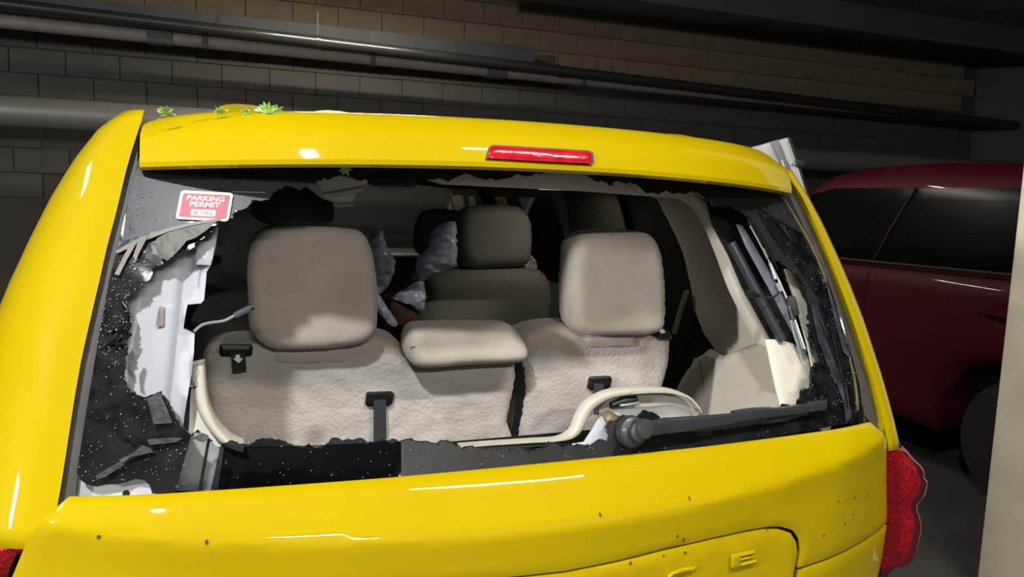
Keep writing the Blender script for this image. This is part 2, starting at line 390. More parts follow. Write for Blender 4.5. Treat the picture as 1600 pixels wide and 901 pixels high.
# ------------------------------------------------------------------ the yellow van
VAN = empty('minivan', (0, 2.5, 0), 'yellow minivan with its rear window smashed out, filling the view', 'van')
# --- D-pillars / quarter corners, from black channel round to the side
def pillar(s):
    zs = np.concatenate([np.linspace(1.0, 1.55, 23), np.linspace(1.575, 1.657 if s < 0 else 1.612, 6)])
    zi = [1.0, 1.016, 1.061, 1.139, 1.228, 1.313, 1.392, 1.484, 1.556, 1.586, 1.65, 1.7]
    xl = [.779, .776, .768, .759, .744, .729, .718, .702, .689, .683, .668, .655]
    xr = [.828, .828, .832, .83, .815, .798, .78, .752, .722, .700, .672, .655]
    ed_ = [on(u, v, Goff(-.004)) for u, v in ((83, 836), (90, 785), (95, 761), (107, 683), (115, 630), (126, 567), (134, 530), (149, 465), (155, 440), (166, 390), (182, 330), (198, 262), (206, 235))]
    if s < 0: zi = [p[2] for p in ed_]+[1.65, 1.7]; xl = [-p[0] for p in ed_]+[.666, .655]
    rows = []
    for z in zs:
        xi = np.interp(z, zi, xl if s < 0 else xr); yi = Gf(xi, z)-.004; xo = max(wz(z), xi+.004); d = xo-xi
        Lr = []
        Lr.append((s*(xi+.006), yi+.06, z)); Lr.append((s*(xi+.002), yi+.010, z)); Lr.append((s*xi, yi, z))
        ry = min(d*1.5, .26)+.04
        for k in range(1, 15):
            a = (k/14)*math.pi/2; Lr.append((s*(xi+d*math.sin(a)**.9), yi+.02*math.sin(a)+ry*(1-math.cos(a)**.85), z))
        Lr.append((s*xo, .46+.25*max(0, z-1.07), z)); Lr.append((s*xo, .75, z)); rows.append(Lr)
    o = grid('corner_panel', rows, YEL, VAN, auto=60); fixn(o)
    md = o.modifiers.new('s', 'SOLIDIFY'); md.thickness = .004; md.offset = -1
    return o
pillar(-1); pillar(1)
# --- spoiler (top of the tailgate)
def spoil_prof(x):
    u = abs(x)/.675; lip = .052+.30*x*x+.03*u**6; zb = 1.577-.022*u*u; zt = 1.668-.012*u*u-.022*u**10
    yt = lip+.075
    return [(lip+.14, zb+.012), (lip+.10, zb+.006), (lip+.035, zb-.002), (lip+.010, zb-.003), (lip, zb+.002), (lip-.001, zb+.010), (lip+.006, zb+.03), (lip+.014, zb+.049), (lip+.018, zb+.055), (lip+.028, zb+.064+(zt-zb-.09)*.3), (yt-.022, zt-.010), (yt-.008, zt-.003), (yt+.008, zt), (yt+.06, zt-.001), (yt+.1, zt-.006)]
# roof: slightly crowned, with raised ribs
rows = []
for d in [-.03, 0, .03, .1, .25, .5, 1, 1.8, 2.4, 2.8, 2.95]:
    L = []
    for u in np.linspace(-1, 1, 41):
        x = .664*u; P = spoil_prof(x)[-1]; k = min(1, max(0, d)/.35)
        L.append((x*(1+.035*k), P[0]+.01+d, P[1]-.002+.022*math.sin(min(1, max(0, d)/1.4)*math.pi/2)*(1-u**6)-.05*max(0, d-2.4)))
    rows.append(L)
fixn(grid('roof', rows, YEL, VAN, thick=.006))
for x in (-.50, -.33, -.13, .07, .27, .47):
    tube('roof_rib', [(x, .26, 1.655), (x, .36, 1.672), (x, .6, 1.684), (x, 2.4, 1.694)], [.02, .045, .05, .05], YEL, VAN, 12, flat=.22, smooth=3)
rows = []
for x in np.linspace(-.668, .668, 61): rows.append([(x, y, z) for y, z in spoil_prof(x)])
sp = grid('spoiler', rows, YEL, VAN, auto=22); fixn(sp)
for sx in (-.668, .668):
    P = spoil_prof(sx); c = np.mean(P, 0); V = [(sx, y, z) for y, z in P]+[(sx, c[0], c[1])]
    fixn(mesh('spoiler_end', V, [(i, i+1, len(P)) for i in range(len(P)-1)]+[(len(P)-1, 0, len(P))], YEL, VAN, smooth=False))
# high brake light set into spoiler
def spS(off):
    def f(x, z):
        P = spoil_prof(x); zz = [p[1] for p in P[4:12]]; yy = [p[0] for p in P[4:12]]
        return float(np.interp(z, zz, yy))+off
    return ('y', f)
sheet('brake_light_bezel', [(758, 249), (763, 231), (769, 226), (919, 235), (926, 239), (927, 253), (924, 258), (842, 254)], spS(-.0005), BLK, .006, step=.01, parent=VAN)
BL = sheet('brake_light', [(761, 247), (766, 231), (771, 228), (918, 237), (923, 240), (924, 253), (921, 256), (842, 252)], spS(-.004), REDL, .008, r=.006, e0=.5, step=.006, parent=VAN)
tag(BL, 'red high brake light lens')
# --- tailgate below the glass
_TZ = [.55, .70, .80, .90, .930, .985, .992, 1.068, 1.074, 1.08]
_TY = [-.050, -.070, -.081, -.092, -.095, -.104, -.103, -.052, -.044, -.03]
def Tf(x, z):
    zz = z-.055*min(1, (abs(x)/.78)**2.2)*(1 if z > .93 else max(0, (z-.8)/.13)); y = float(np.interp(zz, _TZ, _TY))
    u = abs(x); return y+.14*u*u+.10*max(0, u-.62)**1.6*3
T = ('y', Tf)
def xe(z, s):
    return float(np.interp(z, [.5, .70, .841, .954, 1.017, 1.05, 1.074], [.925, .918, .876, .832, .806, .782, .757]))
up = []
for x in np.linspace(-.757, .757, 50): up.append((x, 1.0745))
for z in (1.05, 1.017, .98, .954, .90, .86, .815): up.append((xe(z, 1), z))
low_line = [(x, np.interp(abs(x), [0, .42, .52, .535, .9], [.79, .795, .80, .805, .815])) for x in np.linspace(.54, -.54, 28)]
gapz = lambda x: np.interp(abs(x), [.535, .915], [.801, .809])
up_poly = [(x, 1.0745) for x in np.linspace(-.752, .752, 50)]+[(xe(z, 1), z) for z in (1.05, 1.017, .98, .954, .90, .86, .815)]
up_poly += [(x, gapz(x)) for x in np.linspace(.86, .55, 12)]
pl = [(.537, .80), (.537, .84), (.528, .865), (.508, .888), (.47, .904), (.43, .911), (.38, .9135), (.3, .913), (.2, .910), (.1, .903), (0, .899)]
app = pl+[(-x, z) for x, z in pl[::-1][1:]]
# upper panel follows the plate panel outline with a narrow gap
up_poly += [(x*1.008, z+.003) for x, z in app]
up_poly += [(x, gapz(x)) for x in np.linspace(-.55, -.86, 12)]+[(-xe(z, 1), z) for z in (.815, .86, .90, .954, .98, 1.017, 1.05)]
crease = [(x, .988+.055*min(1, (abs(x)/.78)**2.2)) for x in np.linspace(-.79, .79, 80)]
TG = sheet('tailgate_panel', up_poly, T, YEL, .012, r=.006, e0=.45, step=.014, lines=[crease], world=True, parent=VAN, cen=.006, auto=50)
ap_poly = [(x*.996, z-.002) for x, z in app]+[(-.53, .60), (.53, .60)]
AP = sheet('plate_panel', ap_poly, ('y', lambda x, z: Tf(x, z)+.001), YELD, .012, r=.006, e0=.45, step=.016, world=True, parent=VAN, cen=.006, auto=50)
for s in (-1, 1):
    lp = [(s*x, gapz(x)-.006) for x in np.linspace(.545, .89, 14)]+[(s*.905, .7), (s*.91, .56), (s*.545, .56)]
    if s < 0: lp = lp[::-1]
    sheet('tailgate_lower_panel', lp, ('y', lambda x, z: Tf(x, z)+.001), YEL, .012, r=.006, e0=.45, step=.02, world=True, parent=VAN, cen=.006, auto=50)
mesh('tailgate_inner', [(-.75, .16, 1.06), (.75, .16, 1.06), (.84, .16, .56), (-.84, .16, .56)], [(0, 1, 2, 3)], BLK, VAN, smooth=False)
sheet('tailgate_backing', [(-.74, 1.062), (.74, 1.062), (.80, .98), (.86, .80), (.88, .57), (-.88, .57), (-.86, .80), (-.80, .98)], ('y', lambda x, z: Tf(x, z)+.022), BLK, .003, step=.03, world=True, parent=VAN)
# white inner flange seen where the corner of glass fell out
sheet('inner_flange', [(112, 732), (128, 735), (150, 742), (250, 742), (262, 800), (100, 800)], Goff(.028), PRIM, .004, step=.02, parent=VAN)
for u, v, r_ in ((197, 770, .005), (252, 766, .009)):
    p = on(u, v, Goff(.024)); lathe('flange_hole', p, (0, -1, .1), [(r_, 0), (r_, .001)], BLK, VAN, 16)
# --- emblem letters on the plate panel
EM = bpy.data.objects.new('emblem', None); COL.objects.link(EM); EM.location = (.32, -.06, .85); setp(EM, VAN)
def bar(name, pts, wd, mt=YELD, parent=EM):
    P = crom(pts, 4, False) if len(pts) > 2 else [np.array(p, float) for p in pts]
    L = []; R_ = []
    for i, p in enumerate(P):
        t = P[min(i+1, len(P)-1)]-P[max(i-1, 0)]; t = t/np.hypot(*t); n = np.array([-t[1], t[0]])*wd/2; L.append(p+n); R_.append(p-n)
    return sheet(name, L+R_[::-1], ('y', lambda x, z: Tf(x, z)-.004), mt, .008, r=.004, e0=.3, step=.004, world=True, parent=parent)
def em(u, v): p = on(u, v, T); return (p[0], p[2])
def quad_pts(P): return [em(*p) for p in P]
bar('letter', quad_pts([(1084, 886), (1062, 889), (1046, 896), (1043, 905), (1060, 908), (1080, 904), (1083, 912), (1062, 924), (1044, 926)]), .0085)
E_ = [(1142, 868), (1145, 866), (1179, 858), (1180, 863), (1157, 869), (1156, 871.5), (1180, 866.5), (1180, 870.5), (1156, 876), (1156, 879), (1181, 873.5), (1181, 878), (1146, 888), (1142, 886)]
sheet('letter', E_, ('y', lambda x, z: Tf(x, z)-.004), YELD, .008, r=.003, e0=.4, step=.004, parent=EM)
# scuffs and dirt specks on the tailgate as tiny flat chips
r2 = random.Random(11)
for (u, v) in [(1310, 783), (1322, 780), (1335, 777), (1354, 774), (1315, 807), (1320, 817), (1333, 803), (1287, 836), (1363, 823), (1037, 867), (1071, 863), (985, 879), (938, 804), (1077, 778), (154, 838), (1058, 837), (1068, 843), (1199, 828), (323, 846)]:
    p = em(u, v); s_ = r2.uniform(.0012, .003)
    sheet('paint_chip', [(p[0]+s_*math.cos(a)*r2.uniform(.5, 1.2), p[1]+1.6*s_*math.sin(a)*r2.uniform(.5, 1.2)) for a in np.linspace(0, 2*math.pi, 7, endpoint=False)], ('y', lambda x, z: Tf(x, z)-.0006), BEAM, .001, step=.01, world=True, parent=VAN)
# --- tail lights, double lobed, wrapping the corner
def taillight(s):
    tl = bpy.data.objects.new('tail_light', None); COL.objects.link(tl); tl.location = (s*.9, .05, .8); setp(tl, VAN)
    zs = np.linspace(.56, 1.0, 45)
    def lobe(z):   # outward bulge of the two lobes
        a = math.exp(-((z-.915)/.060)**4)*.072; b = math.exp(-((z-.765)/.085)**4)*.078; return .008+(a**3+b**3+(.060 if .69 < z < .92 else 0)**3)**(1/3)
    def row(z, off, a0=0., a1=1., n=16):
        zi = z
        xi = xe(z, s)+.008 if z < 1.0 else .79; yi = Tf(xe(z, s), z)+.004
        xo = max(wz(z), xi+.05)+lobe(z)*.9; d = xo-xi; ry = .30
        out = []
        for k in range(n):
            t = (a0+(a1-a0)*k/(n-1)); a = t*math.pi/2
            out.append((s*(xi+d*math.sin(a)**.8-off*math.sin(a)), yi-lobe(z)*.5*math.sin(min(1, t*2.2)*math.pi)+off+ry*(1-math.cos(a)**.9), z))
        return out
    inner = [row(z, .014, 0, .30) for z in zs]
    fixn(grid('reflector', inner, REDG, tl))
    outer = [row(z, 0, .0, 1) for z in zs]
    # smoked rim: clear band outside, red window inside
    fixn(grid('lens', [row(z, 0, .0, .26, 10) for z in zs], LENS, tl)); fixn(grid('lens_rim', [row(z, 0, .26, 1, 12) for z in zs], PINKG, tl))
    fixn(grid('rim_backing', [row(z, .022, .25, 1, 12) for z in zs], PINK, tl))
LENS = glassmix('red_tinted_clear_lens', (.95, .22, .26, 1), 1.6, .04)
nt = LENS.node_tree
for n in nt.nodes:
    if n.type == 'MIX_SHADER': mxn = n
df = nt.nodes.new('ShaderNodeBsdfDiffuse'); df.inputs[0].default_value = srgb(120, 30, 44); m2 = nt.nodes.new('ShaderNodeMixShader'); m2.inputs[0].default_value = .22
nt.links.new(mxn.outputs[0], m2.inputs[1]); nt.links.new(df.outputs[0], m2.inputs[2]); nt.links.new(m2.outputs[0], nt.nodes['Material Output'].inputs[0])
PINKG = glassmix('pinkish_clear_lens', (.85, .55, .58, 1), 1.55, .05)
taillight(-1); taillight(1)
for s in (-1, 1):   # body behind the lamps
    rows = [[(s*(xe(z, s)+.0), .10, z), (s*wz(z)*.97, .26, z), (s*wz(z), .5, z), (s*wz(z), .75, z)] for z in np.linspace(.3, 1.0, 12)]
    fixn(grid('lamp_housing', rows, MAR if False else BLK, VAN))
# bumper (below the frame)
rows = []
for z, o_ in ((.30, .03), (.34, 0), (.45, -.03), (.54, -.02), (.56, .02)):
    rows.append([(x, -.08+o_+.16*x*x+.9*max(0, abs(x)-.72)**1.5, z) for x in np.linspace(-.95, .95, 31)])
fixn(grid('bumper', rows, YEL, VAN, thick=.01))
# --- black weatherstrip channels beside the glass
def strip(name, A, B, S, mt, parent=VAN, T_=.006, **k): return sheet(name, A+B[::-1], S, mt, T_, step=.02, parent=parent, **k)
strip('weatherstrip', [(213, 172), (204, 235), (196, 262), (180, 330), (158, 420), (139, 500), (119, 590), (103, 690), (89, 780), (80, 838)],
      [(219, 176), (216, 235), (214, 262), (200, 330), (178, 420), (162, 500), (145, 590), (128, 690), (118, 775), (92, 838)], Goff(.016), CHAN)
strip('weatherstrip', [(1228, 262), (1243, 285), (1266, 330), (1306, 410), (1336, 490), (1364, 580), (1380, 650), (1392, 690)],
      [(1215, 275), (1226, 305), (1245, 340), (1284, 415), (1312, 490), (1338, 590), (1350, 650), (1384, 692)], Goff(.020), CHAN)
# --- rear glass remains
left_edge = [(212, 262), (196, 335), (184, 385), (170, 440), (152, 540), (135, 640), (120, 738)]
corner_hole = [(124, 748), (135, 756), (150, 760), (165, 757), (180, 755), (195, 752), (210, 747), (226, 750), (234, 758), (238, 771)]
bot_edge = [(300, 768), (400, 761), (500, 754), (630, 746), (750, 739), (860, 729), (975, 716), (1090, 700), (1200, 683), (1350, 656)]
right_edge = [(1343, 600), (1322, 520), (1293, 440), (1262, 370), (1238, 315)]
hole = [(225, 440), (235, 437), (243, 415), (255, 412), (262, 405), (275, 395), (285, 390), (305, 385), (310, 375), (325, 365), (335, 355), (350, 343), (364, 341),
 (368, 330), (385, 325), (400, 312), (425, 305), (440, 295), (470, 297), (490, 288), (500, 282), (506, 278), (520, 277), (540, 275), (555, 280), (575, 281), (583, 292), (600, 298), (637, 298), (650, 288), (668, 280), (700, 283),
 (760, 281), (790, 279), (830, 275), (860, 267), (905, 271), (920, 276), (940, 281), (948, 285), (956, 290), (960, 284), (985, 284), (1000, 292), (1010, 301), (1025, 302), (1040, 297), (1080, 298), (1095, 305), (1105, 312), (1115, 322),
 (1130, 323), (1150, 328), (1165, 336), (1172, 350), (1185, 365), (1195, 380), (1203, 395), (1207, 408), (1222, 412), (1235, 422), (1250, 432), (1256, 445), (1262, 465), (1270, 490), (1262, 496), (1267, 503), (1260, 506), (1264, 520),
 (1270, 535), (1275, 550), (1280, 565), (1270, 574), (1266, 590), (1267, 605), (1256, 608), (1251, 622), (1240, 640), (1210, 640), (1195, 655), (1150, 655), (1120, 668), (1080, 668), (1050, 660), (1030, 650), (1012, 642), (1000, 648), (985, 652), (965, 656),
 (950, 664), (946, 668), (956, 680), (950, 690), (930, 692), (915, 696), (890, 697), (868, 692), (858, 690), (850, 700), (835, 703), (822, 705), (812, 699), (790, 700), (760, 700), (730, 698), (715, 697), (703, 690), (690, 688), (660, 690), (625, 690), (615, 686), (600, 687), (590, 690), (575, 692), (555, 687), (540, 688),
 (525, 684), (515, 690), (505, 697), (495, 700), (470, 698), (455, 694), (440, 688), (420, 685), (400, 688), (385, 695), (365, 690), (355, 692), (342, 699), (325, 684), (315, 681), (310, 672),
 (300, 680), (290, 672), (284, 668), (275, 655), (268, 640), (262, 625), (252, 612), (240, 617), (230, 620), (215, 618), (205, 612), (198, 600), (194, 590), (195, 560), (200, 545), (197, 535), (205, 510), (203, 500), (198, 470), (213, 458), (222, 450)]
hole2 = jag(px2(G, hole), .22, 2)
outer = px2(G, left_edge+corner_hole+bot_edge+right_edge)+[(.672, 1.60), (.4, 1.61), (0, 1.615), (-.4, 1.61), (-.665, 1.60)]
def glassrelief(x, z):   # crazed, slightly buckled left and right remains
    k = min(1, max(0, (-x-.55)/.08))+min(1, max(0, (x-.62)/.1))*.5
    k *= 1 if z < 1.45 else .25
    return k*.0007*math.sin(60*x+9*math.sin(31*z))*math.sin(47*z+5*x)
GL = bpy.data.objects.new('rear_glass', None); COL.objects.link(GL); GL.location = (0, .05, 1.3); setp(GL, VAN); tag(GL, 'shattered rear window with a jagged hole')
def clip_y(poly, keep):  # helper to split the ring in zones with world-space regions
    return poly
grey_low = px2(G, [(627, 640), (1000, 600), (960, 700), (930, 800), (627, 800)])
craz = px2(G, [(140, 390), (250, 360), (330, 340), (330, 400), (260, 460), (230, 560), (290, 640), (300, 690), (210, 700), (120, 640), (100, 560)])
craz2 = px2(G, [(1180, 320), (1262, 370), (1360, 560), (1345, 660), (1250, 690), (1240, 600), (1280, 470)])
grey_high = px2(G, [(1075, 289), (1250, 302), (1310, 440), (1290, 500), (1200, 420), (1130, 330)])
blu = px2(G, [(206, 272), (240, 279), (320, 281), (450, 279), (640, 280), (720, 290), (720, 320), (364, 345), (300, 352), (190, 388)])  # starts low: the black strip above imitates the spoiler's reflected underside
clr = px2(G, [(345, 684), (620, 640), (627, 660), (627, 800), (322, 800)])
clear1 = px2(G, [(300, 676), (326, 676), (305, 790), (268, 790)]); clear2 = px2(G, [(330, 678), (347, 684), (324, 790), (311, 790)])
zones = [(grey_low, 1), (grey_high, 1), (blu, 4), (craz, 2), (craz2, 2), (clr, 3), (clear1, 5), (clear2, 5)]
ring = sheet('glass_rim', outer, G, FRIT, .005, holes=[hole2], step=.012, world=True, parent=GL, relief=glassrelief, cen=.0025, auto=30, lines=[z+[z[0]] for z, _ in zones])
CGL = glassmix('clear_rear_glass', (.72, .74, .78, 1), 1.5)
for mm in (FRITD, FRITC, TGL, FRITB, CGL): ring.data.materials.append(mm)
me = ring.data; cc = np.zeros(len(me.polygons)*3); me.polygons.foreach_get('center', cc); cc = cc.reshape(-1, 3)[:, [0, 2]]
mi = np.zeros(len(me.polygons), int)
for z_, k_ in zones: mi[inside(cc, z_)] = k_
off3 = np.array(worldloc(GL)); me.polygons.foreach_set('material_index', mi)
FILML = mat('pale_film_fold', srgb(104, 101, 94), .45, spec=.3)
FILMO = mat('olive_film', srgb(64, 62, 50), .4, spec=.3, col2=srgb(52, 50, 40), nscale=40, bump=.3, bscale=60, bdist_=.004)
# folded flaps of tint film; the low strips imitate reflection streaks
flapS = Goff(-.006)
for i, (P, mt_) in enumerate([([(180, 392), (205, 378), (215, 372), (262, 356), (300, 347), (345, 340), (345, 344), (300, 352), (262, 362), (218, 379), (204, 386), (183, 396)], FILML),
      ([(205, 378), (214, 378), (198, 406), (186, 430), (179, 428), (194, 398)], FILML), ([(216, 376), (231, 369), (217, 396), (212, 408), (208, 400)], FILML),
      ([(245, 372), (262, 363), (300, 353), (340, 345), (322, 360), (306, 371), (292, 376), (279, 391), (262, 407), (250, 402), (243, 386)], FILMO),
      ([(198, 560), (206, 545), (210, 552), (205, 575), (208, 590), (200, 584)], FILM),
      ([(230, 622), (250, 613), (262, 640), (270, 660), (240, 662)], FILM),
      ([(150, 742), (185, 722), (195, 725), (165, 744), (152, 748)], FILM), ([(186, 718), (210, 706), (222, 695), (235, 700), (240, 706), (205, 714), (190, 724)], FILM), ([(230, 686), (265, 683), (285, 684), (275, 690), (234, 695)], FILM),  # pale strips standing in for reflection streaks at the lower left
      ([(300, 684), (316, 676), (326, 680), (325, 687), (316, 690)], FILM)]):
    sheet('film_and_streak', P, Goff(-.007-.001*i), mt_, .0012, step=.008, parent=GL, relief=lambda x, z: .0015*math.sin(40*x+25*z))
# folds fanning out on the crazed left side
for (a, b) in [((198, 505), (160, 545)), ((203, 512), (172, 540)), ((205, 520), (180, 545)), ((200, 500), (188, 470)), ((192, 510), (165, 520)), ((1170, 335), (1215, 420)), ((1185, 330), (1230, 400)), ((1205, 335), (1235, 375)), ((1290, 430), (1330, 560)), ((1280, 500), (1320, 600)), ((1300, 520), (1325, 640))]:
    tube('glass_fold', [on(*a, Goff(-.004)), on((a[0]+b[0])/2+2, (a[1]+b[1])/2, Goff(-.008)), on(*b, Goff(-.004))], [.0016, .004, .0012], FRITC, GL, 6, smooth=3)
# crumbs of toughened glass along the broken edge and over the crazed areas
def crumbs(name, mt_, pts, smin, smax, par, seed=5):
    rr = random.Random(seed); V = []; Fc = []
    for p in pts:
        s_ = rr.uniform(smin, smax); k = len(V)
        for dx, dy, dz in ((1, 0, -.5), (-.6, .8, -.5), (-.6, -.8, -.4), (.1, .1, .9)):
            V.append((p[0]+s_*dx*rr.uniform(.6, 1.2), p[1]+s_*dy*rr.uniform(.6, 1.2), p[2]+s_*dz*rr.uniform(.6, 1.2)))
        Fc += [(k, k+1, k+2), (k, k+1, k+3), (k+1, k+2, k+3), (k+2, k, k+3)]
    o = mesh(name, V, Fc, mt_, par, smooth=False); o['kind'] = 'stuff'; return fixn(o)
rr = random.Random(9)
hp = np.array(hole2); ed = []
for i in range(0, len(hp)):
    x, z = hp[i]
    if rr.random() < .55: ed.append((x, Gf(x, z)-.001, z))
crumbs('glass_crumb', CRUMBD, ed, .0014, .0032, GL)
sp_ = []
def scatter(poly, n, avoid=True):
    P = px2(G, poly); A = np.array(P); lo, hi = A.min(0), A.max(0); k = 0; t = 0
    while k < n and t < n*60:
        t += 1; q = np.array([[rr.uniform(lo[0], hi[0]), rr.uniform(lo[1], hi[1])]])
        if inside(q, P)[0] and inside(q, outer)[0] and not inside(q, hole2)[0]: sp_.append((q[0, 0], Gf(*q[0])-.004+glassrelief(*q[0]), q[0, 1])); k += 1
scatter([(140, 400), (250, 370), (300, 400), (240, 480), (230, 560), (290, 640), (300, 760), (120, 760), (110, 600)], 200)
scatter([(165, 430), (215, 400), (240, 420), (205, 470), (200, 600), (180, 590), (150, 540)], 170)
scatter([(205, 265), (400, 265), (380, 345), (180, 400)], 40)
scatter([(1255, 410), (1310, 430), (1350, 640), (1250, 680), (1240, 600)], 110)
scatter([(1150, 300), (1250, 300), (1310, 440), (1250, 440), (1170, 340)], 45)
scatter([(340, 690), (640, 680), (1000, 690), (1240, 650), (1240, 690), (700, 745), (300, 770)], 90)
for k in range(16):
    q = on(rr.gauss(218, 6)-k*.7, 300+k*5+rr.uniform(-4, 4), Goff(-.003)); sp_.append(tuple(q))
crumbs('glass_crumb', CRUMB, sp_, .0005, .0017, GL, 8)
# thin defroster line from the sticker
tube('defroster_line', [on(364, 299.5, Goff(-.002)), on(385, 300, Goff(-.002)), on(414, 300.5, Goff(-.002))], .0005, CRUMB, GL, 5)
# --- parking permit sticker
st = [on(u, v, Goff(-.004)) for u, v in ((274, 342), (357, 346), (364, 300), (283, 297))]
SO = st[0]; EX = Vector(st[1]-st[0]); EY = Vector(st[3]-st[0])
SO = Vector(SO); EZ = EX.cross(EY).normalized(); EYs = EY; SW = EX.length; SH = EY.length
STICK = bpy.data.objects.new('parking_sticker', None); COL.objects.link(STICK); STICK.location = SO; setp(STICK, VAN); tag(STICK, 'red and white parking permit sticker')
def rrect(name, a0, b0, a1, b1, rad, z0, z1, mt_):
    P = []
    for cxx, cyy, st0 in ((a1*SW-rad, b1*SH-rad, 0), (a0*SW+rad, b1*SH-rad, 90), (a0*SW+rad, b0*SH+rad, 180), (a1*SW-rad, b0*SH+rad, 270)):
        for k in range(6):
            a = math.radians(st0+18*k); P.append((cxx+rad*math.cos(a), cyy+rad*math.sin(a)))
    n = len(P); ex, ey = EX.normalized(), EY.normalized()
    V = [SO+ex*p[0]+ey*p[1]+EZ*z0 for p in P]+[SO+ex*p[0]+ey*p[1]+EZ*z1 for p in P]
    return fixn(mesh(name, V, [tuple(range(n))[::-1], tuple(range(n, 2*n))]+[(i, (i+1) % n, (i+1) % n+n, i+n) for i in range(n)], mt_, STICK, smooth=False))
rrect('sticker_border', 0, 0, 1, 1, .006, -.0005, .0005, WHITE); rrect('sticker_face', .055, .085, .945, .90, .002, .0005, .0009, STK)
rrect('number_box', .26, .14, .735, .36, .003, .0009, .0013, WHITE)
exn, eyn = EX.normalized(), EY.normalized()
text('lettering', 'PARKING', SO+exn*SW*.5+eyn*SH*.665+EZ*.0013, EX, EY, SH*.235, WHITE, STICK, sx=1.18, bold=.03)
text('lettering', 'PERMIT', SO+exn*SW*.5+eyn*SH*.455+EZ*.0013, EX, EY, SH*.235, WHITE, STICK, sx=1.22, bold=.03)
text('lettering', 'B-1362', SO+exn*SW*.5+eyn*SH*.18+EZ*.0016, EX, EY, SH*.19, GREYP, STICK, sx=1.05, bold=.0)
# --- wiper
WI = bpy.data.objects.new('rear_wiper', None); COL.objects.link(WI); WI.location = tuple(on(985, 672, G)); setp(WI, VAN); tag(WI, 'grey rear wiper lying across the glass')
WIP = mat('grey_wiper_plastic', srgb(46, 47, 51), .42, coat=.1)
pv = on(982, 674, Goff(-.002)); nrm = Vector((.0, -1, .28)).normalized()
lathe('grommet', pv, nrm, [(.020, 0), (.028, .002), (.030, .010), (.026, .020), (.018, .024)], WIP, WI)
lathe('pivot', Vector(pv)+nrm*.02, nrm, [(.014, 0), (.015, .012), (.017, .016), (.017, .022), (.012, .024)], WIP, WI)
cp = on(1007, 669, Goff(-.052)); lathe('pivot_cap', cp, (.05, -1, .25), [(.016, -.03), (.016, -.008), (.0175, -.005), (.0175, .004), (.015, .008), (.008, .009)], WIP, WI)
def yo(u, v, o): return on(u, v, Goff(o))
def armseg(name, pts, w0, th, mt_=WIP):
    return tube(name, pts, w0, mt_, WI, 12, flat=th, smooth=4, up=(0, 1, .0), sq=True)
armseg('arm_head', [yo(1005, 670, -.045), yo(1022, 668, -.044), yo(1040, 664, -.040)], [.010, .0125, .013], .7)
armseg('arm', [yo(1038, 665, -.040), yo(1080, 661, -.040), yo(1130, 655, -.038), yo(1175, 648, -.034), yo(1205, 643, -.03)], [.0145, .0130, .0105, .0075, .006], .42)
armseg('blade_bracket', [yo(1145, 650, -.036), yo(1175, 646, -.037), yo(1205, 643, -.034)], [.010, .011, .009], .7)
armseg('blade', [yo(1150, 654, -.026), yo(1200, 645, -.026), yo(1240, 640, -.024), yo(1285, 633, -.022)], [.006, .0085, .0085, .008], .8)
armseg('blade_tip', [yo(1265, 635, -.027), yo(1287, 632, -.026)], [.010, .010], .8)
armseg('rubber', [yo(1040, 672, -.016), yo(1120, 668, -.014), yo(1200, 655, -.012), yo(1262, 645, -.010)], [.003, .004, .005, .004], .6)
armseg('blade_frame', [yo(1188, 660, -.012), yo(1215, 655, -.014), yo(1245, 650, -.012)], [.003, .005, .003], .6)
# --- wiper motor housing and inner gate trim
MO = bpy.data.objects.new('wiper_motor_cover', None); COL.objects.link(MO); MO.location = tuple(on(1000, 650, Goff(.05))); setp(MO, VAN)
sheet('motor_cover', [(942, 644), (955, 642), (1040, 634), (1055, 634), (1072, 640), (1079, 647), (1079, 672), (985, 680), (975, 660), (960, 647)], Goff(.035), SILV, .05, r=.02, e0=.3, step=.008, parent=MO)
sheet('cover_side', [(939, 648), (950, 640), (964, 648), (974, 660), (975, 690), (955, 690)], Goff(.03), mat('bronze_metal', srgb(98, 84, 60), .4), .02, r=.012, e0=.3, step=.006, parent=MO)
sheet('inner_panel', [(893, 693), (912, 690), (922, 675), (934, 655), (941, 650), (952, 672), (962, 700), (900, 702)], Goff(.024), WHT, .008, r=.008, e0=.3, step=.008, parent=MO)
sheet('panel_recess', [(935, 640), (950, 622), (985, 613), (1040, 612), (1075, 620), (1092, 642), (1085, 660), (935, 670)], Goff(.085), BEID, .004, step=.02, parent=MO)
tube('latch_rod', [yo(968, 633, .07), yo(980, 632, .068), yo(998, 629, .07)], .003, SILV, MO, 8)
tube('latch', [yo(955, 633, .075), yo(975, 627, .075), yo(994, 624, .075)], [.006, .011, .008], BLK, MO, 10)
